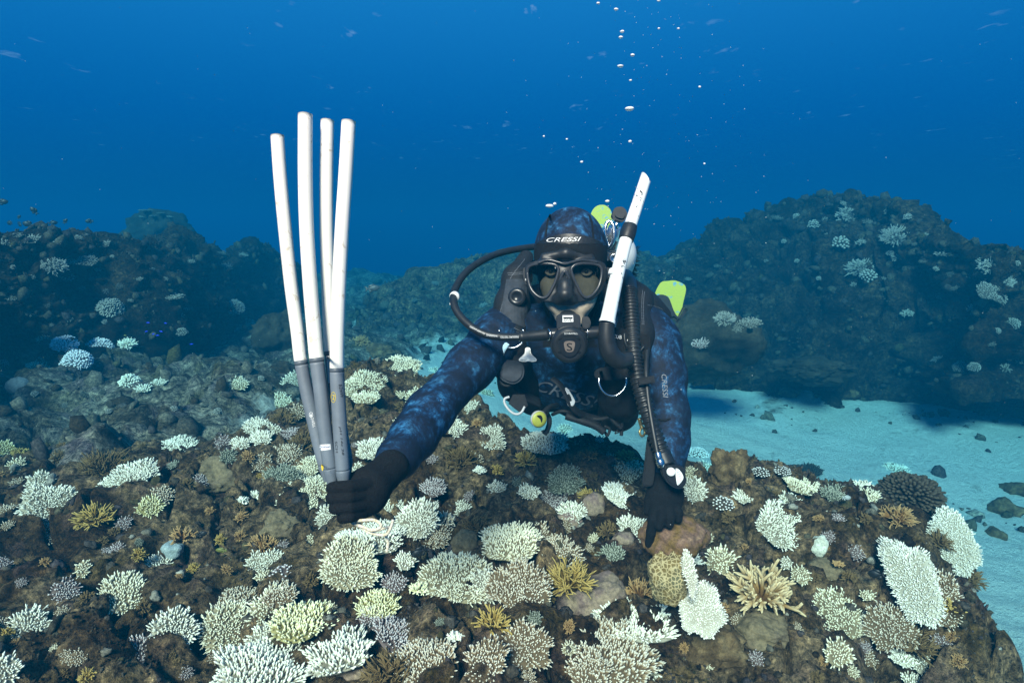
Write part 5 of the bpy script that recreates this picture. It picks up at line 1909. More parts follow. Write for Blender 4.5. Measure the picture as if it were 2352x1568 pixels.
glove1 = dobj('glove', gV, gF, M_KNIT)
glove1['label'] = 'black knit glove clenched around the pipe ends'
sub(tube('glove_hem', [(868, 1062, 1.178), (878, 1066, 1.143), (898, 1085, 1.135), (908, 1108, 1.158)], .0020, M_RED, None, 20, 8), glove1, _org)

def glove_right():
    c = P(1525, 1165, 1.47)
    S = SDF(c - Vector((.09, .12, .13)), c + Vector((.09, .12, .11)), 0.0028)
    S.chain([(1530, 1092, 1.505, .037), (1529, 1112, 1.490, .033), (1527, 1138, 1.475, .036)], .014)
    S.chain([(1508, 1138, 1.472, .026), (1548, 1136, 1.478, .024)], .014)
    S.chain([(1509, 1160, 1.462, .020), (1548, 1158, 1.466, .019)], .012)
    S.chain([(1507, 1160, 1.458, .0125), (1500, 1192, 1.444, .0120), (1495, 1222, 1.455, .0112), (1491, 1248, 1.470, .0105)], .004)
    S.chain([(1521, 1166, 1.452, .0128), (1520, 1188, 1.432, .0122), (1514, 1207, 1.432, .0110)], .004)
    S.chain([(1536, 1166, 1.452, .0125), (1540, 1186, 1.434, .0120), (1537, 1203, 1.434, .0108)], .004)
    S.chain([(1551, 1160, 1.460, .0115), (1558, 1178, 1.446, .0110), (1558, 1192, 1.446, .0098)], .004)
    S.chain([(1504, 1128, 1.475, .0150), (1492, 1150, 1.470, .0130), (1489, 1174, 1.470, .0120)], .005)
    V, F = S.mesh()
    return relax(V, F, 2), F
gV, gF = glove_right()
glove2 = dobj('glove', gV, gF, M_KNIT)
glove2['label'] = 'black knit glove planted on the olive boulder'
sub(tube('glove_hem', [(1560, 1138, 1.462), (1562, 1152, 1.458), (1558, 1164, 1.452)], .0016, M_RED, None, 10, 8), glove2, _org)

# ------------------------------------------------------------------ dive mask
def crop1(pts):
    return [(976.2 + x * .2930, 430.7 + y * .2930) for x, y in pts]
LENS_L = round_poly(crop1([(802, 660), (830, 612), (920, 596), (1010, 602), (1044, 632), (1040, 680), (1008, 770), (962, 848), (920, 864), (868, 838), (822, 772)]))
LENS_R = round_poly(crop1([(1150, 632), (1200, 598), (1300, 596), (1368, 616), (1386, 664), (1368, 760), (1322, 832), (1272, 862), (1232, 842), (1190, 766), (1156, 690)]))
OUTER = round_poly(crop1([(782, 650), (802, 602), (862, 576), (960, 566), (1040, 586), (1095, 598), (1150, 584), (1232, 562), (1332, 566), (1402, 592), (1428, 645), (1424, 722), (1388, 806), (1330, 866), (1268, 890), (1100, 905), (930, 892), (850, 855), (802, 772)]))
mask = empty('dive_mask', P(1304, 640, 1.46))
tag(mask, 'black two-lens dive mask over the diver face', 'dive mask')
def under_mask(o):
    return child_world(o, mask)
def build_skirt():
    c = P(1302, 640, 1.46)
    S = SDF(c - Vector((.13, .10, .10)), c + Vector((.13, .10, .10)), 0.0028)
    px, py, dep = S.pixels()
    pq = np.stack([px.ravel(), py.ravel()], 1)
    u = (dep / FPX).ravel()
    od = poly_sd(pq, OUTER) * u
    curve = 0.9 * ((px.ravel() - 1304) * u) ** 2 * 3.0
    zc = dep.ravel() - curve
    d = np.maximum(od, np.abs(zc - 1.475) - .032)
    ll = np.minimum(poly_sd(pq, LENS_L), poly_sd(pq, LENS_R)) * u
    f = np.maximum(d, -ll)
    S.f = f.reshape(S.f.shape).astype(np.float32)
    S.chain([(1298, 628, 1.452, .011), (1298, 655, 1.436, .0155), (1298, 676, 1.428, .0190)], .010)
    S.chain([(1283, 688, 1.440, .012), (1313, 688, 1.440, .012)], .012)
    # forehead flange
    S.chain([(1250, 590, 1.482, .010), (1300, 582, 1.470, .012), (1355, 590, 1.482, .010)], .012)
    V, F = S.mesh()
    return relax(V, F, 2), F
sV, sF = build_skirt()
under_mask(np_obj('skirt', sV, sF, M_RUBBER))
def ring3(poly, dep, rr, mat, name):
    W = [P(x, y, dep + 2.7 * ((x - 1304) * dep / FPX) ** 2) for x, y in poly]
    C = np.array([tuple(w) for w in W])
    V, F = tube_mesh(C, rr, 8, False, 1.0, True)
    return under_mask(np_obj(name, V, F, mat))
FR = [ring3(LENS_L, 1.441, .0036, M_FRAME, 'lens_frame'), ring3(LENS_R, 1.441, .0036, M_FRAME, 'lens_frame')]
under_mask(tube('brow_bar', [(1235, 604, 1.448), (1258, 597, 1.442), (1282, 602, 1.437), (1297, 606, 1.435), (1313, 602, 1.437), (1338, 597, 1.442), (1372, 602, 1.452)], .0032, M_FRAME, None, 40, 8))
under_mask(tube('nose_bridge', [(1284, 655, 1.437), (1290, 634, 1.432), (1297, 623, 1.430), (1304, 634, 1.432), (1311, 655, 1.437)], .0036, M_FRAME, None, 30, 8))
def lens_glass():
    m = bpy.data.materials.new('tinted_lens')
    m.use_nodes = True
    nt = m.node_tree
    nt.nodes.clear()
    o = nt.nodes.new('ShaderNodeOutputMaterial')
    t = nt.nodes.new('ShaderNodeBsdfTransparent')
    t.inputs[0].default_value = (0.34, 0.37, 0.36, 1)
    g = nt.nodes.new('ShaderNodeBsdfGlossy')
    g.inputs['Roughness'].default_value = 0.04
    g.inputs['Color'].default_value = (0.8, 0.9, 0.9, 1)
    fr = nt.nodes.new('ShaderNodeFresnel')
    fr.inputs[0].default_value = 1.2
    mx = nt.nodes.new('ShaderNodeMixShader')
    nt.links.new(fr.outputs[0], mx.inputs[0])
    nt.links.new(t.outputs[0], mx.inputs[1])
    nt.links.new(g.outputs[0], mx.inputs[2])
    nt.links.new(mx.outputs[0], o.inputs[0])
    return m
M_LENS = lens_glass()
for _fr, poly in zip(FR, (LENS_L, LENS_R)):
    bm = bmesh.new()
    f = bm.faces.new([bm.verts.new(P(x, y, 1.4455 + 2.7 * ((x - 1304) * 1.445 / FPX) ** 2)) for x, y in poly])
    bmesh.ops.triangulate(bm, faces=[f])
    sub(bm_obj('lens', bm, M_LENS), _fr)
for _fr, tx in zip(FR, (1275.5, 1317.5)):
    sub(text_decal('lens_print', 'T', tx, 615.5, 3.0, 3.2, 0, None, 0, M_PRINT, None, depth=1.443), _fr)
# strap round the hood and its buckles
_sc = P(1310, 612, 1.575)
_sp = []
for k in range(40):
    a = k / 40 * 2 * math.pi
    _sp.append(tuple(_sc + RGT * (.098 * math.cos(a)) + FWD * (.116 * math.sin(a)) - UPV * (.012 * math.sin(a))))
_V, _F = tube_mesh(np.array(_sp), .010, 10, False, 1.0, True, up=(0, 0, 1))
_keep = (_V @ np.array(FWD))[_F].mean(1) > (np.array(P(1310, 612, 1.55)) @ np.array(FWD))
under_mask(np_obj('strap', _V, _F[_keep], M_RUBBER))
for bx, sgn in ((1212, -1), (1398, 1)):
    b = under_mask(slab('buckle', round_poly([(bx - 10, 618), (bx + 8, 622), (bx + 10, 648), (bx - 6, 652)]), 1.500, .018, M_PLASTIC, None, .003))
    sub(lathe('buckle_button', [(0.0001, .003), (.003, .0025), (.004, 0)], axes_facing(P(bx + (-2 if sgn < 0 else 1), 642, 1.475)), M_WHITE, None, 12), b)
# ------------------------------------------------------------------ regulator in the mouth
reg = empty('regulator', P(1308, 790, 1.42))
tag(reg, 'black breathing regulator in the diver mouth with its looping hose', 'regulator')
def ur(o):
    return child_world(o, reg)
_rp = P(1308, 789, 1.432)
_M = axes_facing(_rp, 16, 0)
ur(lathe('housing', [(0.0001, -.020), (.030, -.020), (.040, -.012), (.0435, 0), (.0440, .010), (.0420, .017), (.0385, .0195)], _M, M_PLASTIC, None, 40))
cov = ur(lathe('cover', [(.0390, .017), (.0385, .0205), (.0360, .0225), (.030, .0215), (0.0001, .0225)], _M, M_RUBBER, None, 40))
def on_reg(name, poly, z, th, mat, bev=0.0):
    return ur(bm_obj(name, poly_mesh([(x * .001, y * .001) for x, y in poly], th, _M @ Matrix.Translation((0, 0, z)), bev=bev), mat))
on_reg('purge_button', round_poly([(-26, 8), (-16, 18), (-8, 21), (8, 21), (16, 18), (26, 8), (22, -6), (14, -20), (0, -26), (-14, -20), (-22, -6)]), .0222, .0035, M_PLASTIC, .0010)
badge = on_reg('badge', round_poly([(-11, 12), (11, 12), (11, -4), (6, -12), (-6, -12), (-11, -4)]), .0258, .0012, plain('bronze_badge', (0.16, 0.13, 0.11), 0.4, var=0.15), .0003)
def reg_text(name, s, x, y, w, h, z, mat, bend=0.0):
    me = text_polys(s)
    co = np.array([v.co[:] for v in me.vertices])
    lo, hi = co.min(0), co.max(0)
    for v in me.vertices:
        X = x + (v.co.x - (lo[0] + hi[0]) / 2) / (hi[0] - lo[0]) * w
        Y = y + (v.co.y - (lo[1] + hi[1]) / 2) / (hi[1] - lo[1]) * h - bend * X * X
        v.co = _M @ Vector((X * .001, Y * .001, z))
    o = bpy.data.objects.new(name, me)
    me.materials.append(mat)
    link(o)
    return sub(o, cov if name != 'badge_print' else badge)
reg_text('badge_print', 'S', 0, 0, 13, 19, .0275, M_BLACK)
reg_text('cover_print', 'SCUBAPRO', 3, 31, 30, 4.2, .0232, M_PRINT, 0.004)
for sx, sy in ((-20, 17), (20, 17), (-22, -14), (22, -14)):
    _vs = on_reg('vent_slot', round_poly([(sx - 5, sy), (sx, sy + 3), (sx + 5, sy), (sx, sy - 3)]), .0219, .0016, M_BLACK)
ur(tube('mouthpiece', [(1306, 762, 1.445), (1305, 745, 1.452), (1304, 728, 1.470)], .0, M_RUBBER, None, 14, 16, ramp_r=[.026, .027, .026, .023]))
hx = ur(slab('heat_exchanger', round_poly([(1282, 722), (1326, 722), (1332, 742), (1326, 757), (1284, 757), (1278, 742)]), 1.438, .016, M_PLASTIC, None, .003))
stk = ur(slab('sticker', [(1292, 724), (1316, 724), (1317, 739), (1292, 740)], 1.4210, .0007, M_PRINT, None))
sub(text_decal('sticker_print', 'DIVE', 1304.5, 735, 17, 5.5, 0, None, 0, M_BLACK, None, depth=1.4195), stk)
ur(slab('sticker_print_bar', [(1294, 728), (1315, 728), (1315, 731.5), (1294, 731.5)], 1.4202, .0005, M_BLACK, None))
ur(slab('vane_lever', round_poly([(1337, 730), (1350, 728), (1356, 742), (1350, 755), (1338, 752)]), 1.432, .010, M_RUBBER, None, .002))
ur(tube('cross_barrel', [(1262, 768, 1.446), (1300, 766, 1.444), (1345, 764, 1.444)], .0142, M_PLASTIC, None, 10, 20))
ur(tube('knob_ring', [(1346.5, 764, 1.444), (1348.5, 764, 1.444)], .0152, M_STEEL, None, 2, 20))
ur(tube('adjust_knob', [(1349, 764, 1.444), (1352, 764, 1.444), (1378, 763, 1.445), (1380, 763, 1.446)], .0, M_PLASTIC, None, 12, 20, ramp_r=[.0142, .0148, .0148, .0142]))
ur(tube('hose_ring', [(1258, 768.5, 1.445), (1261, 768.5, 1.446)], .0148, M_STEEL, None, 2, 20))
ur(tube('hose_sleeve', [(1258, 768, 1.445), (1228, 771, 1.440), (1192, 774, 1.432)], .0, M_RUBBER, None, 12, 20, ramp_r=[.0138, .0134, .0122, .0118]))
HOSE = [(1200, 773, 1.434), (1165, 774, 1.43), (1120, 769, 1.43), (1085, 752, 1.44), (1054, 722, 1.465), (1042, 692, 1.49), (1047, 660, 1.525), (1073, 623, 1.57), (1118, 593, 1.63), (1165, 577, 1.69), (1225, 567, 1.75), (1300, 560, 1.82)]
_hz = tube('hose', HOSE, .0094, M_RUBBER, None, 90, 16)
_hv = np.array([v.co[:] for v in _hz.data.vertices])
_hf = np.array([p.vertices[:] for p in _hz.data.polygons])
HOSE_BVH = bvh_of(_hv, _hf)
ur(_hz)
sub(text_decal('hose_print', 'RESSURE TESTED', 1170, 774, 42, 4.5, 1.0, HOSE_BVH, .0012, M_PRINT, None, flip=True, depth=1.42), _hz)
sub(text_decal('hose_print', 'WARNING', 1130, 770.5, 26, 4.5, -6, HOSE_BVH, .0012, M_PRINT, None, flip=True, depth=1.42), _hz)
sub(text_decal('hose_print', 'DO NOT EXCEED', 1096, 758, 38, 3.6, -27, HOSE_BVH, .0012, M_PRINT, None, flip=True, depth=1.42), _hz)
ur(tube('hose_ring', [(1043, 682, 1.498), (1046, 679, 1.505)], .0125, M_WHITE, None, 2, 18))
ur(tube('hose_tie', [(1037, 688, 1.492), (1034, 700, 1.486)], .0022, M_WHITE, None, 2, 8))

# ------------------------------------------------------------------ snorkel
sn = empty('snorkel', P(1393, 745, 1.405))
tag(sn, 'scuffed white snorkel with black lower bend beside the mask', 'snorkel')
def us(o):
    return child_world(o, sn)
SN = [(1483, 410, 1.505), (1462, 475, 1.48), (1441, 540, 1.455), (1418, 630, 1.43), (1402, 705, 1.415), (1394, 742, 1.405)]
_C = smooth_path(np.array([tuple(P(*p)) for p in SN]), 60)
_r = np.linspace(.0140, .0176, 60)
_r[-3:] *= 1.07
_V, _F = tube_mesh(_C, _r, 22, False)
_V2, _F2 = tube_mesh(_C, _r - .0016, 22, False)
# the rim at the open top, cut on a slant
_n = 22
_rim = np.array([[i, (i + 1) % _n, len(_V) + (i + 1) % _n] for i in range(_n)] + [[i, len(_V) + (i + 1) % _n, len(_V) + i] for i in range(_n)])
_VV = np.vstack([_V, _V2])
_FF = np.vstack([_F, _F2[:, ::-1] + len(_V), _rim])
_ax = (_C[0] - _C[3]) / np.linalg.norm(_C[0] - _C[3])
_side = np.array(RGT)
for _b in (0, len(_V)):
    _VV[_b:_b + 22] += np.outer(((_VV[_b:_b + 22] - _C[0]) @ _side) * 0.9, -_ax)
us(np_obj('tube', _VV, _FF, M_SNORK))
us(tube('joint_band', [(1447.5, 518, 1.4632), (1443, 534, 1.4575), (1437.5, 551, 1.4515)], .0, M_RUBBER, None, 14, 22, ramp_r=[.0172, .0186, .0188, .0180]))
us(tube('mask_clip', [(1416.2, 622, 1.4320), (1413, 634, 1.4290)], .0, M_WHITE, None, 6, 22, ramp_r=[.0176, .0182, .0182, .0176]))
us(tube('clip_arm', [(1412, 640, 1.445), (1398, 642, 1.47)], .006, M_RUBBER, None, 2, 10))
us(tube('flexible_bend', [(1394, 740, 1.406), (1393, 775, 1.408), (1400, 808, 1.412), (1422, 828, 1.42), (1450, 822, 1.43)], .0, M_RUBBER, None, 60, 20, ridges=0, ramp_r=[.0172, .0195, .0215, .0200, .0150]))

# ------------------------------------------------------------------ buoyancy vest
vest = empty('buoyancy_vest', P(1320, 850, 1.85))
tag(vest, 'black buoyancy vest with steel rings worn by the diver', 'dive vest')
def uv(o):
    return child_world(o, vest)
def build_vest():
    S = SDF((-0.10, 1.40, 1.10), (0.62, 2.5, 2.08), 0.0065)
    S.chain([(1208, 592, 1.72, .022), (1186, 640, 1.665, .034), (1176, 700, 1.625, .042), (1168, 770, 1.602, .046), (1172, 830, 1.615, .046), (1190, 880, 1.69, .05), (1230, 915, 1.82, .05)], .03)
    S.chain([(1430, 640, 1.74, .026), (1462, 690, 1.68, .040), (1458, 770, 1.60, .046), (1440, 850, 1.60, .052), (1425, 910, 1.65, .055), (1420, 945, 1.74, .05), (1400, 950, 1.9, .05)], .03)
    # wings and back
    S.chain([(1200, 700, 1.80, .05), (1320, 690, 1.86, .075), (1475, 705, 1.82, .055)], .05)
    S.chain([(1490, 700, 1.76, .030), (1520, 725, 1.80, .028)], .03)
    S.chain([(1215, 880, 1.86, .07), (1260, 900, 2.2, .06)], .05)
    S.chain([(1440, 880, 1.86, .07), (1400, 890, 2.2, .06)], .05)
    S.chain([(1320, 760, 1.95, .10), (1340, 780, 2.3, .11)], .06)
    # belly strap
    S.chain([(1225, 918, 1.82, .020), (1310, 940, 1.83, .020), (1400, 940, 1.82, .020)], .02)
    V, F = S.mesh()
    return relax(V, F, 3), F
vV, vF = build_vest()
VEST_BVH = bvh_of(vV, vF)
uv(np_obj('shell', vV, vF, M_NYLON))
uv(decal('shoulder_panel', [[(1163, 641), (1200, 640), (1210, 660), (1212, 745), (1204, 752), (1149, 728)]], VEST_BVH, .003, M_PANEL, None))
uv(decal('pocket_panel', [[(1376, 852), (1436, 842), (1440, 862), (1378, 866)]], VEST_BVH, .003, M_PANEL, None))
def stitches(path, n):
    p = smooth_path(np.array(path, float), n * 2)
    out = []
    for a, b in zip(p[0::2], p[1::2]):
        b = a + (b - a) * 1.0
        d = (b - a) / (np.linalg.norm(b - a) + 1e-9)
        q = np.array((-d[1], d[0])) * 0.55
        out.append([tuple(a - q), tuple(b - q), tuple(b + q), tuple(a + q)])
    return out
_st = []
for path, n in (([(1205, 595), (1172, 640), (1156, 690), (1145, 735), (1138, 790)], 60), ([(1166, 627), (1205, 625)], 14), ([(1167, 631), (1205, 629)], 14), ([(1147, 736), (1175, 750), (1206, 765)], 24), ([(1145, 741), (1173, 755), (1204, 770)], 24),
                ([(1476, 667), (1474, 700), (1475, 745)], 26), ([(1480, 670), (1478, 700), (1479, 745)], 26), ([(1370, 860), (1405, 853), (1445, 851)], 26), ([(1370, 865), (1405, 858), (1445, 856)], 26), ([(1488, 700), (1510, 705), (1522, 711)], 14)):
    _st += stitches(path, n)
tag(uv(decal('stitching', _st, VEST_BVH, .0022, M_PRINTG, None)), kind='stuff')
# dump valve, rings, toggles
_vp = P(1187, 682, 1.57)
_M2 = axes_facing(_vp, 0, -12)
_dv = uv(lathe('dump_valve', [(.024, -.012), (.0235, 0), (.021, .004), (.012, .0055), (.0105, .002), (0.0001, .002)], _M2, M_PLASTIC, None, 26))
def ring_arc(name, cx, cy_, rx, ry, a0, a1, dep, r, mat):
    pts = [(cx + rx * math.cos(math.radians(a)), cy_ - ry * math.sin(math.radians(a)), dep) for a in np.linspace(a0, a1, 26)]
    return uv(tube(name, pts, r, mat, None, 26, 10))
ring_arc('steel_ring', 1174, 770, 30, 29, 150, 390, 1.530, .0024, M_STEEL)
uv(tube('steel_ring', [(1376, 868, 1.535), (1376, 880, 1.532), (1384, 897, 1.53), (1398, 907, 1.53), (1414, 908, 1.53), (1430, 897, 1.53), (1438, 880, 1.532), (1438, 866, 1.535)], .0026, M_STEEL, None, 50, 10))
uv(slab('webbing', round_poly([(1372, 846), (1442, 842), (1442, 868), (1372, 870)], 4), 1.55, .014, M_NYLON, None, .002))
bc = uv(slab('blue_clip', [(1150, 792), (1163, 786), (1170, 791), (1160, 806), (1157, 815), (1146, 813), (1147, 805)], 1.530, .010, M_BLUE, None, .002))
bc['label'] = 'pale blue plastic clip hanging from the steel ring'
tg = uv(slab('pull_toggle', round_poly([(1207, 799), (1217, 799), (1220, 812), (1231, 823), (1230, 829), (1213, 830), (1195, 829), (1192, 824), (1204, 812)], 5), 1.540, .016, M_WHITE, None, .004))
tg['label'] = 'white flared pull toggle on the chest'
sub(slab('toggle_rib', [(1208, 800), (1215, 800), (1217, 829), (1209, 829)], 1.5235, .003, M_WHITE, None, .001), tg)
# front pouches and hanging webbing
uv(slab('strap_pouch', round_poly([(1142, 828), (1196, 832), (1202, 862), (1180, 880), (1148, 866)]), 1.565, .03, M_PANEL, None, .006))
uv(tube('loop_cord', [(1143, 860, 1.56), (1150, 878, 1.555), (1164, 886, 1.555), (1182, 878, 1.56), (1192, 862, 1.565)], .0034, M_RUBBER, None, 30, 10))
uv(tube('waist_webbing', [(1170, 868, 1.60), (1200, 905, 1.62), (1240, 925, 1.66)], .017, M_NYLON, None, 20, 10, flat=.3))
wt = uv(slab('weight_pull', [(1178, 905), (1205, 905), (1212, 930), (1196, 948), (1168, 926)], 1.56, .012, M_NYLON, None, .002))
uv(tube('pull_handle', [(1170, 911, 1.552), (1159, 916, 1.550), (1160, 928, 1.548), (1172, 944, 1.545), (1186, 951, 1.545), (1198, 946, 1.548), (1205, 933, 1.55)], .0032, M_GREY, None, 50, 10))
uv(slab('chest_buckle', round_poly([(1296, 893), (1303, 891), (1316, 912), (1320, 922), (1314, 932), (1304, 930), (1298, 908)], 4), 1.60, .010, M_GREY, None, .002))
uv(slab('buckle_slot', round_poly([(1303, 907), (1308, 905), (1313, 918), (1308, 920)], 4), 1.5905, .002, M_BLACK, None))
uv(tube('chest_strap', [(1268, 868, 1.60), (1290, 888, 1.59), (1318, 938, 1.60), (1345, 955, 1.64), (1380, 965, 1.66)], .011, M_NYLON, None, 30, 8, flat=.3))
pch = uv(slab('octopus_pouch', round_poly([(1388, 756), (1410, 752), (1450, 760), (1482, 770), (1490, 778), (1489, 812), (1480, 828), (1440, 832), (1400, 826)], 5), 1.525, .022, M_BLACK, None, .006))
sub(text_decal('pouch_print', 'CUB', 1418, 773, 20, 8.5, -9, None, 0, M_PRINT, None, depth=1.5015), pch)
sub(text_decal('pouch_print', 'PRO', 1454, 781, 26, 9.5, -14, None, 0, M_PRINT, None, depth=1.5015), pch)
uv(tube('pouch_loop', [(1434, 765, 1.50), (1436, 785, 1.496), (1446, 803, 1.496), (1465, 808, 1.496), (1480, 795, 1.50)], .0032, M_RUBBER, None, 30, 8))
# shoulder elbow, corrugated hose, inflator
uv(tube('hose_elbow', [(1436, 634, 1.62), (1441, 652, 1.58), (1445, 672, 1.555)], .0, M_PLASTIC, None, 16, 20, ramp_r=[.020, .024, .022]))
uv(tube('corrugated_hose', [(1445, 668, 1.556), (1448, 700, 1.54), (1451, 745, 1.53), (1455, 800, 1.50), (1461, 850, 1.485), (1474, 905, 1.465), (1494, 970, 1.445), (1516, 1030, 1.425), (1530, 1066, 1.415)], .0180, M_RUBBER, None, 330, 16, ridges=46))
uv(tube('hose_cuff', [(1519, 1040, 1.4235), (1531, 1068, 1.414)], .0215, M_RUBBER, None, 8, 18))
uv(tube('low_pressure_hose', [(1487, 790, 1.52), (1484, 850, 1.475), (1488, 910, 1.448), (1498, 975, 1.425), (1508, 1030, 1.408), (1511, 1044, 1.404)], .0062, M_RUBBER, None, 50, 12))
cn = uv(tube('steel_coupling', [(1510.5, 1038, 1.402), (1513, 1050, 1.400), (1514, 1052, 1.400), (1517, 1062, 1.398), (1519, 1072, 1.398)], .0, M_STEEL, None, 30, 18, ramp_r=[.0075, .0082, .0082, .0066, .0095, .0098, .0078]))
uv(slab('hose_keeper', [(1463, 868), (1500, 862), (1502, 878), (1466, 884)], 1.448, .012, M_NYLON, None, .002))
inf = uv(slab('inflator', round_poly([(1515, 1066), (1545, 1062), (1566, 1070), (1566, 1082), (1568, 1100), (1558, 1114), (1540, 1112), (1522, 1096)], 5), 1.425, .034, M_PLASTIC, None, .005))
sub(lathe('inflator_button', [(.0098, -.004), (.0098, .002), (.0088, .0042), (0.0001, .0046)], axes_facing(P(1541, 1083, 1.3895), 0, 6), M_WHITE, None, 24), inf)
db = uv(slab('deflate_button', round_poly([(1550, 1078), (1557, 1076), (1566, 1088), (1567, 1098), (1558, 1110), (1553, 1109)], 5), 1.394, .010, M_WHITE, None, .003))
for k in range(4):
    sub(slab('button_rib', [(1554 + k * 2.2, 1084 + k * 5), (1561 + k * 1.2, 1080.5 + k * 5), (1561.4 + k * 1.2, 1082 + k * 5), (1554.4 + k * 2.2, 1085.5 + k * 5)], 1.3845, .0012, M_GREY, None), db)
uv(slab('hanging_strap', round_poly([(1487, 1000), (1503, 1002), (1503, 1060), (1498, 1108), (1486, 1114), (1474, 1108), (1478, 1070)], 4), 1.46, .012, M_NYLON, None, .003))
# loose cords and straps under the belly
for pts, r in (([(1255, 945, 1.70), (1262, 965, 1.66), (1258, 985, 1.65), (1250, 997, 1.65)], .007), ([(1268, 952, 1.68), (1290, 944, 1.66), (1312, 948, 1.66), (1330, 958, 1.67)], .005),
               ([(1300, 955, 1.64), (1335, 966, 1.63), (1368, 978, 1.63), (1388, 992, 1.63)], .010), ([(1372, 975, 1.64), (1388, 990, 1.64), (1395, 1000, 1.64), (1400, 985, 1.64), (1388, 978, 1.64)], .004),
               ([(1340, 958, 1.66), (1380, 962, 1.65), (1420, 950, 1.66)], .006), ([(1395, 950, 1.66), (1410, 968, 1.65), (1427, 984, 1.65)], .006), ([(1428, 970, 1.66), (1428, 984, 1.66), (1427, 1000, 1.66)], .005),
               ([(1412, 994, 1.66), (1420, 986, 1.66), (1432, 974, 1.66), (1424, 990, 1.66), (1412, 996, 1.66)], .0016)):
    uv(tube('dangling_strap', pts, r, M_NYLON, None, 24, 8))
uv(tube('belly_cord', [(1420, 948, 1.63), (1440, 930, 1.60), (1458, 905, 1.58)], .0022, M_GREY, None, 20, 8))
# spare regulator with its yellow cover, clipped low on the harness
sp_ = empty('spare_regulator', P(1237, 962, 1.58))
tag(sp_, 'yellow faced spare regulator clipped under the diver belly', 'regulator')
_M3 = axes_facing(P(1237, 962, 1.60), 10, 22)
child_world(lathe('housing', [(0.0001, -.012), (.016, -.012), (.022, -.004), (.0225, .003), (.021, .006)], _M3, M_GREY, None, 28), sp_)
child_world(lathe('cover', [(.0205, .0045), (.0195, .0068), (.010, .0078), (0.0001, .008)], _M3, M_YELLOW, None, 28), sp_)
child_world(bm_obj('cover_mark', poly_mesh([(x * .001, y * .001) for x, y in round_poly([(-8, 10), (3, 11), (8, 2), (5, -8), (1, 1)])], .0012, _M3 @ Matrix.Translation((0, 0, .0074))), M_BLACK), sp_)
child_world(tube('hose', [(1246, 950, 1.62), (1262, 935, 1.65), (1280, 930, 1.70)], .007, M_RUBBER, None, 14, 10), sp_)
# brass snap hooks
for nm, lb, px, py, blue in (('snap_hook', 'brass snap hook hanging beside the corrugated hose', 1472, 975, False), ('snap_hook', 'brass snap hook with blue tape below the corrugated hose', 1490, 975, True)):
    e = empty(nm, P(px, py - 20, 1.50))
    tag(e, lb, 'snap hook')
    dx = 0 if not blue else 2
    child_world(tube('body', [(px - 3 + dx, py - 15, 1.50), (px + dx, py, 1.50), (px + 3 + dx, py + 8, 1.50)], .0, M_BRASS, None, 12, 10, ramp_r=[.006, .0045, .006]), e)
    child_world(tube('hook', [(px + 3 + dx, py + 6, 1.50), (px - 3 + dx, py + 16, 1.495), (px + 2 + dx, py + 26, 1.495), (px + 9 + dx, py + 20, 1.50), (px + 7 + dx, py + 8, 1.502)], .0030, M_BRASS, None, 30, 10), e)
    if blue:
        child_world(tube('tape', [(px - 9, py - 38, 1.498), (px - 2, py - 14, 1.498)], .0085, M_DBLUE, None, 4, 12), e)

# ------------------------------------------------------------------ air tank
tank = empty('air_tank', P(1402, 573, 1.90))
tag(tank, 'scuffed white air tank with steel valve on the diver back', 'air tank')
_ta = (P(1372, 700, 2.75) - P(1402, 573, 1.90)).normalized()
_tx = RGT - _ta * RGT.dot(_ta)
_tx.normalize()
_Mt = Matrix.Translation(P(1402, 573, 1.90)) @ Matrix((_tx, _ta.cross(_tx), _ta)).transposed().to_4x4()
child_world(lathe('cylinder', [(0.0001, -.045), (.022, -.045), (.024, -.030), (.050, -.014), (.074, .012), (.086, .050), (.089, .10), (.089, .62), (.08, .66), (0.0001, .67)], _Mt, M_TANK, None, 44), tank)
child_world(lathe('tank_band', [(.0905, .14), (.0925, .142), (.0925, .185), (.0905, .187)], _Mt, M_NYLON, None, 40), tank)
# frayed netting at the band
_rs = np.random.RandomState(5)
_b = []
for k in range(60):
    a = _rs.uniform(-0.9, 0.9)
    z = _rs.uniform(.10, .2)
    _b.append((math.cos(a) * .090, math.sin(a) * .090, z))
_b = np.array(_b)
_dd = _b * np.array([1, 1, 0]) / .09 + _rs.normal(0, .5, (60, 3))
_V, _F, _T = tubes(_b, _dd, _rs.uniform(.012, .03, 60), np.full(60, .0022), np.full(60, .001), 4, None, ((0, 1), (.7, .7)))
_V = _V @ np.array(_Mt.to_3x3()).T + np.array(_Mt.translation)
tag(child_world(np_obj('frayed_netting', _V, _F, M_BLACK), tank), kind='stuff')
child_world(tube('valve_body', [(1404, 566, 1.86), (1408, 545, 1.83), (1412, 520, 1.81)], .0, plain('chromed_valve', (0.72, 0.73, 0.75), 0.18, metal=0.9), None, 14, 18, ramp_r=[.022, .024, .018]), tank)
child_world(tube('yoke', [(1398, 570, 1.80), (1408, 556, 1.79), (1412, 535, 1.785), (1408, 516, 1.785), (1398, 508, 1.79), (1391, 520, 1.79), (1391, 545, 1.79), (1398, 570, 1.80)], .0, M_STEEL, None, 60, 10, ramp_r=[.0052, .0052]), tank)
child_world(lathe('valve_port', [(.014, -.006), (.014, .006), (.010, .008), (.0095, .003), (0.0001, .003)], axes_facing(P(1411, 593, 1.80)), M_STEEL, None, 24), tank)
child_world(lathe('port_ring', [(.017, -.008), (.019, 0), (.017, .006), (.014, .004)], axes_facing(P(1411, 593, 1.80)), M_RUBBER, None, 24), tank)
child_world(tube('first_stage', [(1372, 540, 1.79), (1392, 538, 1.78)], .020, M_STEEL, None, 6, 20), tank)
_kp = P(1420, 497, 1.80)
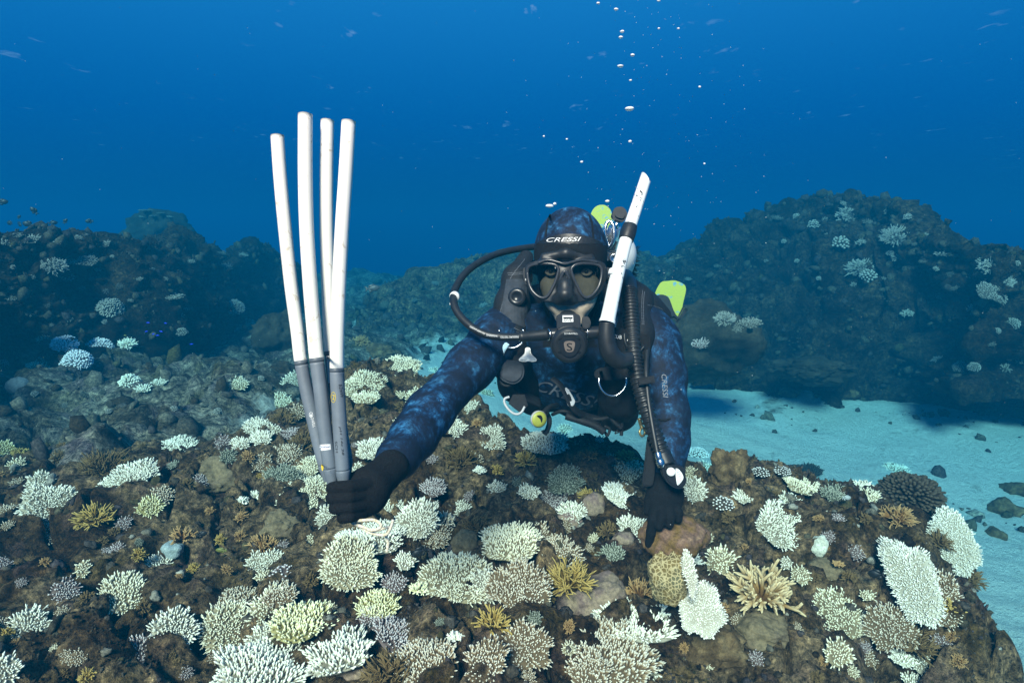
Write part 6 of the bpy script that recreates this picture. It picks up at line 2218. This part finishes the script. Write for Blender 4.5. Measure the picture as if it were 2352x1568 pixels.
child_world(slab('valve_knob', round_poly([(1404, 492), (1410, 482), (1424, 480), (1434, 488), (1436, 500), (1428, 512), (1412, 510), (1403, 502)], 5), 1.82, .036, M_RUBBER, None, .007), tank)
child_world(tube('knob_stem', [(1414, 525, 1.80), (1418, 508, 1.80)], .008, M_STEEL, None, 3, 14), tank)

# ------------------------------------------------------------------ fins
def fin_mat():
    m, nt, b = new_mat('yellow_fin_with_blue_blotches')
    v = obj_vec(nt)
    n = noise_tex(nt, 34, 3, 0.55, v, 0.3)
    c = mix(nt, ramp(nt, n, [(0.60, (0, 0, 0)), (0.66, (0.9, 0.9, 0.9))]), (0.36, 0.45, 0.05), (0.10, 0.30, 0.42))
    nt.links.new(c, b.inputs['Base Color'])
    b.inputs['Roughness'].default_value = 0.5
    return m
M_FIN = fin_mat()
def zc(pts):
    return [(1378.1 + x * .1465, 631.6 + y * .1465) for x, y in pts]
def fin(label, blade, dep, pocket, pdep):
    c = np.mean(np.array(blade), 0)
    e = empty('swim_fin', P(c[0], c[1], dep))
    tag(e, label, 'swim fin', 'fins of the diver')
    b = slab('blade', blade, dep, .008, M_FIN, None, .002)
    child_world(b, e)
    child_world(slab('foot_pocket', pocket, pdep, .05, M_RUBBER, None, .012), e)
    return e
fin('yellow swim fin blotched with blue right of the diver shoulder', round_poly(zc([(850, 350), (940, 130), (1060, 95), (1200, 95), (1340, 190), (1300, 430), (1265, 570), (1190, 690), (1060, 640), (940, 560)]), 4), 3.10,
    round_poly(zc([(800, 400), (870, 330), (950, 315), (1040, 355), (1085, 450), (1125, 560), (1190, 655), (1262, 590), (1322, 515), (1250, 660), (1172, 755), (1112, 690), (980, 750), (860, 740)]), 4), 3.06)
fin('yellow swim fin tip rising behind the diver hood', round_poly([(1352, 560), (1354, 505), (1364, 479), (1382, 471), (1398, 478), (1407, 500), (1412, 560)], 4), 3.25,
    round_poly([(1345, 600), (1354, 545), (1382, 535), (1408, 545), (1416, 600)], 4), 3.2)

# ------------------------------------------------------------------ the four instrument pipes in the fist
def pipe(label, path, joint, r, dep, seed, nose=True):
    """path: (px, py) from the top down; joint: picture y where white tube meets grey body"""
    pts = np.array([(x, y, dep) for x, y in path], float)
    C2 = smooth_path(pts, 120)
    W = np.array([tuple(P(*q)) for q in C2])
    e = empty('instrument_pipe', W[-1])
    tag(e, label, 'pipe', 'instrument pipes held in the fist')
    j = int(np.argmin(np.abs(C2[:, 1] - joint)))
    up_ = W[:j + 1]
    V, F = tube_mesh(up_, r, 24, False)
    V2, F2 = tube_mesh(up_, r - .0016, 24, False)
    n = 24
    rim = np.array([[i, (i + 1) % n, len(V) + (i + 1) % n] for i in range(n)] + [[i, len(V) + (i + 1) % n, len(V) + i] for i in range(n)])
    child_world(np_obj('white_tube', np.vstack([V, V2]), np.vstack([F, F2[:, ::-1] + len(V), rim]), M_PIPE), e)
    k = len(W)
    kb = int(np.argmin(np.abs(C2[:, 1] - (joint + 11))))
    child_world(np_obj('collar', *tube_mesh(W[j:kb + 1], r * 1.012, 24, True), M_PIPED), e)
    kn = int(np.argmin(np.abs(C2[:, 1] - (path[-1][1] - 40)))) if nose else k - 1
    V, F = tube_mesh(W[kb:kn + 1], r * 1.0, 24, True)
    child_world(np_obj('grey_body', V, F, M_PIPEG), e)
    bvh = bvh_of(V, F)
    if nose:
        seg = W[kn:]
        rr = np.interp(np.linspace(0, 1, len(seg)), [0, .2, 1], [r, r * .99, r * .66])
        child_world(np_obj('nose_cone', *tube_mesh(seg, rr, 24, True), M_PIPEG), e)
    return e, bvh
PA, BA = pipe('leftmost instrument pipe, white tube bending left at the top', [(637, 312), (643, 400), (652, 500), (668, 650), (683, 760), (691, 828), (705, 900), (728, 1000), (745, 1065), (755, 1104)], 829, .0118, 1.112, 1)
PB, BB = pipe('tallest instrument pipe, second from the left, stained white tube with a sticker low down', [(701, 263), (701, 400), (704, 520), (712, 650), (722, 770), (727, 822), (737, 900), (748, 1000), (758, 1070), (764, 1114)], 823, .0126, 1.092, 2)
PC, BC = pipe('instrument pipe third from the left, standing behind the front right one', [(752, 277), (750, 400), (750, 520), (753, 650), (757, 760), (760, 806), (770, 900), (785, 1000), (794, 1050), (797, 1092)], 806, .0121, 1.130, 3)
PD_, BD = pipe('rightmost front instrument pipe with handwriting on its grey body', [(801, 279), (794, 400), (786, 520), (779, 650), (775, 760), (774, 845), (776, 900), (782, 1000), (787, 1070), (790, 1118)], 845, .0126, 1.088, 4)
M_INK = plain('black_ink', (0.012, 0.012, 0.014), 0.7, var=0.3)
M_YINK = plain('yellow_ink', (0.55, 0.42, 0.03), 0.7, var=0.2)
child_world(decal('sticker', [[(734, 1021), (759, 1019), (760, 1032), (735, 1035)]], BB, .0006, M_PRINT, None), PB)
child_world(text_decal('sticker_print', 'EcmRspec', 747, 1026, 20, 5, 3, BB, .0012, M_DBLUE, None, depth=1.08), PB)
child_world(decal('coloured_dot', [round_poly([(738, 1066), (742, 1068), (743, 1076), (740, 1081), (738, 1074)], 3)], BB, .0006, M_YINK, None), PB)
child_world(text_decal('maker_print', 'LOWELL', 719, 968, 26, 6.5, -76, BA, .0008, M_PRINT, None, depth=1.10), PA)
def ring_poly(cx, cy_, rx, ry, w):
    o = [(cx + rx * math.cos(a), cy_ + ry * math.sin(a)) for a in np.linspace(0, 2 * math.pi, 22)]
    i = [(cx + (rx - w) * math.cos(a), cy_ + (ry - w) * math.sin(a)) for a in np.linspace(0, 2 * math.pi, 22)]
    return [[o[k], o[k + 1], i[k + 1], i[k]] for k in range(21)]
child_world(decal('maker_mark', ring_poly(714.5, 952, 4.5, 6, 1.0) + [[(712, 955), (714.5, 949), (717, 955)]], BA, .0008, M_PRINT, None), PA)
child_world(decal('ink_ring', ring_poly(765.5, 912, 6, 12.5, 1.1) + [[(763, 906), (768, 907), (767, 909), (763, 907.5)], [(768, 907), (764, 917), (765.5, 917.5), (769, 908)], [(764, 916), (769, 917), (768.5, 918.5), (763.5, 917.5)]], BD, .0008, M_YINK, None), PD_)
child_world(text_decal('handwriting', 'b2mW', 784, 898, 32, 8, -82, BD, .0008, M_INK, None, shear=.2, depth=1.08), PD_)
child_world(text_decal('handwriting', 'pH 14c 28', 784, 1012, 66, 6, -84, BD, .0008, M_INK, None, shear=.15, depth=1.08), PD_)
child_world(text_decal('handwriting', 'SCM', 772.5, 1026, 26, 5, -86, BD, .0008, M_INK, None, depth=1.08), PD_)
child_world(decal('sticker', [[(750, 817), (756, 817), (759, 878), (754, 880)]], BC, .0006, M_PRINT, None), PC)

# ------------------------------------------------------------------ rope hanging from the fist
rope = empty('rope', P(808, 1193, 1.08))
tag(rope, 'frayed cream rope loops hanging out of the gloved fist', 'rope')
def rope_mat():
    m, nt, b = new_mat('twisted_cream_rope')
    v = obj_vec(nt)
    n = noise_tex(nt, 260, 3, 0.6, v)
    nt.links.new(ramp(nt, n, [(0.3, (0.42, 0.34, 0.20)), (0.6, (0.74, 0.70, 0.58))]), b.inputs['Base Color'])
    b.inputs['Roughness'].default_value = 0.9
    bump(nt, b, n, 0.6, 0.002)
    return m
M_ROPE = rope_mat()
def zr(pts, dep=1.08):
    return [(689 + x * .1831, 1004.9 + y * .1831, dep + d) for x, y, d in pts]
for pts in (zr([(560, 960, .01), (640, 1040, 0), (780, 1035, -.01), (920, 1030, -.015), (1010, 1080, -.02), (1000, 1130, -.02), (900, 1160, -.015), (800, 1120, -.01), (700, 1080, 0), (620, 1000, .01)]),
            zr([(580, 990, .01), (650, 1060, .005), (780, 1130, .0), (880, 1190, -.005), (1060, 1218, -.01), (1130, 1150, -.015), (1170, 1030, -.02)]),
            zr([(600, 1000, .01), (720, 1060, .01), (830, 1140, .01), (940, 1165, .01), (1060, 1130, .01), (1120, 1125, .012), (1100, 1180, .012), (1080, 1230, .01), (1105, 1320, .01), (1090, 1430, .01)])):
    o = tube('strand', pts, .0027, M_ROPE, None, 130, 10)
    child_world(o, rope)
# ================================================================== bubbles, fish, drifting specks
def bubble_mat():
    m, nt, b = new_mat('air_bubble')
    b.inputs['Base Color'].default_value = (0.85, 0.9, 0.92, 1)
    b.inputs['Roughness'].default_value = 0.08
    b.inputs['Specular IOR Level'].default_value = 0.9
    b.inputs['Alpha'].default_value = 0.8
    return m
M_BUB = bubble_mat()
BUB = [(1415, 22, 5, 3), (1429, 73, 5, 3), (1426, 86, 5, 3), (1453, 127, 5, 3), (1425, 152, 7, 3), (1448, 185, 3.5, 2), (1446, 250, 10, 5), (1447, 325, 4, 3), (1336, 372, 3.5, 2.5), (1607, 200, 3, 2.5), (1513, 66, 3, 2),
       (1558, 66, 3, 2), (1374, 8, 4, 2.5), (1513, 2, 4, 2.5), (1302, 320, 2.5, 2), (1262, 473, 9, 4), (1395, 462, 5, 3), (1274, 468, 4, 3), (1618, 376, 2.5, 2), (1249, 313, 2.5, 2)]
BLAB = ['bubble just below the top edge in the rising trail', 'upper of two close bubbles high in the trail', 'lower of two close bubbles high in the trail', 'bubble alone right of the trail below the close pair', 'wide flat bubble in the upper middle of the trail', 'small bubble above the largest one', 'largest flattened bubble of the trail', 'bubble below the largest one', 'small bubble left of the snorkel top', 'small bubble far right of the trail at its middle', 'left of two small bubbles right of the trail top', 'right of two small bubbles right of the trail top', 'bubble at the top edge left of the trail', 'bubble at the top edge right of the trail', 'tiny bubble left of the trail above the hood', 'wide bubble hovering just above the hood', 'bubble above the yellow fin tip', 'small bubble touching the wide one above the hood', 'tiny bubble right of the snorkel top', 'tiny bubble farthest left of the trail']
for i, (x, y, a, b) in enumerate(BUB):
    u = 1.75 / FPX
    V, F = ICO2
    q = V * (1 + 0.12 * vnoise(V * 1.7 + i * 9, i))[:, None] * np.array([a * u, a * u, b * u])
    o = np_obj('air_bubble', q, F, M_BUB)
    o.location = P(x, y, 1.75)
    tag(o, BLAB[i], 'bubble', 'bubbles rising from the diver')

# ---- specks of plankton and tiny bubbles in the water
rs = np.random.RandomState(3)
n = 420
pp = []
for k in range(n):
    if k < 200:
        x, y = rs.normal(1530, 120), rs.uniform(0, 640)
    else:
        x, y = rs.uniform(-200, 2550), rs.uniform(0, 1300)
    pp.append(tuple(P(x, y, rs.uniform(0.7, 3.0))))
C = np.array(pp)
s = rs.uniform(.00025, .0007, n) * (C[:, 1] ** 0.6)
V0, F0 = ICO0
V = (C[:, None] + V0[None] * s[:, None, None]).reshape(-1, 3)
F = (F0[None] + (np.arange(n) * len(V0))[:, None, None]).reshape(-1, 3)
tag(np_obj('plankton', V, F, plain('plankton_speck', (0.55, 0.62, 0.60), 0.6)), 'tiny pale specks drifting in the water', kind='stuff')

# ---- fish
def fish_mesh(name, L, H, Wd, mat):
    """body with a forked tail, dorsal and belly fins; nose towards local +x"""
    ns, na = 16, 10
    t = np.linspace(0, 1, ns)
    prof = np.interp(t, [0, .06, .2, .4, .6, .78, .9, 1.0], [.02, .28, .75, 1.0, .86, .5, .22, .2])
    a = np.linspace(0, 2 * math.pi, na, endpoint=False)
    V = np.stack([np.column_stack([np.full(na, L * (.5 - .8 * t[i])), np.cos(a) * Wd * prof[i] * .5, np.sin(a) * H * prof[i] * .5]) for i in range(ns)], 0).reshape(-1, 3)
    F4 = np.array([[i * na + j, i * na + (j + 1) % na, (i + 1) * na + (j + 1) % na, (i + 1) * na + j] for i in range(ns - 1) for j in range(na)])
    F = [f for q in F4 for f in ((q[0], q[1], q[2]), (q[0], q[2], q[3]))]
    def finp(poly, th):
        nonlocal V, F
        b = len(V)
        p = np.array(poly, float)
        n_ = len(p)
        V = np.vstack([V, np.column_stack([p[:, 0] * L, np.full(n_, th), p[:, 1] * H]), np.column_stack([p[:, 0] * L, np.full(n_, -th), p[:, 1] * H])])
        for k in range(1, n_ - 1):
            F += [(b, b + k, b + k + 1), (b + n_, b + n_ + k + 1, b + n_ + k)]
        for k in range(n_):
            F += [(b + k, b + n_ + k, b + n_ + (k + 1) % n_), (b + k, b + n_ + (k + 1) % n_, b + (k + 1) % n_)]
    return V, np.array(F), finp
def make_fish_meshes(L, H, Wd, mat):
    V, F, finp = fish_mesh('fish', L, H, Wd, mat)
    body_ = np_mesh('fish', V, F, mat)
    out = [('', body_)]
    def fin_me(name, poly):
        p = np.array(poly, float)
        n_ = len(p)
        th = Wd * .05
        VV = np.vstack([np.column_stack([p[:, 0] * L, np.full(n_, th), p[:, 1] * H]), np.column_stack([p[:, 0] * L, np.full(n_, -th), p[:, 1] * H])])
        FF = []
        for k in range(1, n_ - 1):
            FF += [(0, k, k + 1), (n_, n_ + k + 1, n_ + k)]
        for k in range(n_):
            FF += [(k, n_ + k, n_ + (k + 1) % n_), (k, n_ + (k + 1) % n_, (k + 1) % n_)]
        return name, np_mesh(name, VV, np.array(FF), mat, smooth=False)
    out.append(fin_me('tail_fin', [(-.27, .08), (-.40, .30), (-.52, .46), (-.46, .12), (-.44, 0), (-.46, -.12), (-.52, -.46), (-.40, -.30), (-.27, -.08)]))
    out.append(fin_me('dorsal_fin', [(.22, .42), (.10, .62), (-.10, .60), (-.26, .44), (-.28, .12), (0, .40)]))
    out.append(fin_me('anal_fin', [(.02, -.44), (-.12, -.62), (-.26, -.46), (-.28, -.12)]))
    return out
FISH = {
    'dark': make_fish_meshes(1, .52, .24, plain('dark_fish_skin', (0.012, 0.013, 0.014), 0.5, var=0.4, scale=20)),
    'grey': make_fish_meshes(1, .44, .22, plain('grey_fish_skin', (0.07, 0.085, 0.09), 0.5, var=0.3, scale=20)),
    'blue': make_fish_meshes(1, .32, .18, plain('electric_blue_fish_skin', (0.01, 0.03, 0.75), 0.4, var=0.1, scale=20)),
    'yellow': make_fish_meshes(1, .40, .2, plain('yellow_green_fish_skin', (0.14, 0.15, 0.03), 0.5, var=0.2, scale=20)),
    'pale': make_fish_meshes(1, .40, .2, plain('pale_fish_skin', (0.40, 0.44, 0.42), 0.5, var=0.2, scale=20)),
}
def fish(kind, px, py, w, dep, yaw, pit, label, group=None):
    h_ = ground_hit(px, py)
    if h_ is not None:
        dep = min(dep, (h_[0] - CAMP).dot(FWD) - 0.09)
    L = w * dep / FPX
    o = bpy.data.objects.new('reef_fish', FISH[kind][0][1])
    link(o)
    o.location = P(px, py, dep)
    o.scale = (L, L, L)
    o.rotation_euler = (0, math.radians(-pit), math.radians(yaw))
    for nm, me in FISH[kind][1:]:
        link(bpy.data.objects.new(nm, me), o)
    tag(o, label, 'fish', group)
SHOAL = [(6, 464, 20), (78, 484, 18), (22, 512, 16), (45, 515, 16), (65, 515, 22), (122, 512, 16), (150, 508, 12), (205, 508, 15), (116, 526, 14), (160, 528, 14), (98, 522, 10), (44, 498, 9), (198, 540, 14), (34, 538, 12)]
for i, (x, y, w) in enumerate(SHOAL):
    fish('dark', x, y, w * 1.15, 4.6 + (i % 4) * .3, [20, 200, 160, -30, 190, 35][i % 6], [10, 55, 0, -20, 15][i % 5], 'small dark fish in the shoal hovering over the left reef bank', 'shoal over the left reef bank')
fish('dark', 963, 1268, 40, 1.60, 190, -25, 'black fish beside a small pinkish white coral near the centre', 'single fish close to the reef')
fish('dark', 464, 1226, 24, 1.80, 20, 10, 'black fish above the left middle rocks', 'single fish close to the reef')
fish('yellow', 508, 1263, 28, 1.70, 175, 0, 'small yellow green fish over the rocks at left', 'single fish close to the reef')
fish('dark', 1656, 1040, 24, 2.2, 185, 0, 'dark fish over the sand beside the brown knobbly pillar', 'single fish close to the reef')
fish('dark', 2012, 1318, 38, 1.75, 130, -20, 'black fish in the dark hollow by the slanting white coral', 'single fish close to the reef')
fish('grey', 856, 662, 34, 4.2, 15, 5, 'grey fish in open water between pipes and diver', 'single fish in open water')
fish('dark', 1687, 921, 14, 4.6, 190, 0, 'small dark fish above the sand right of the sleeve', 'single fish in open water')
fish('pale', 1945, 1143, 28, 2.05, 20, -10, 'pale fish beside the cream coral on the right crest', 'single fish close to the reef')
fish('blue', 340, 741, 8, 4.2, 10, 0, 'electric blue fish, highest left one of a tiny group', 'tiny electric blue fish')
for x, y in ((380, 742), (352, 767), (362, 770), (440, 790), (336, 761), (370, 761)):
    fish('blue', x, y, 8, 4.2, random.choice((10, 170, 30)), random.choice((0, 20, -15)), 'electric blue fish in a tiny group over the left gully', 'tiny electric blue fish')
fish('yellow', 287, 770, 8, 4.0, 160, 0, 'tiny orange yellow fish over the left gully', 'single fish close to the reef')
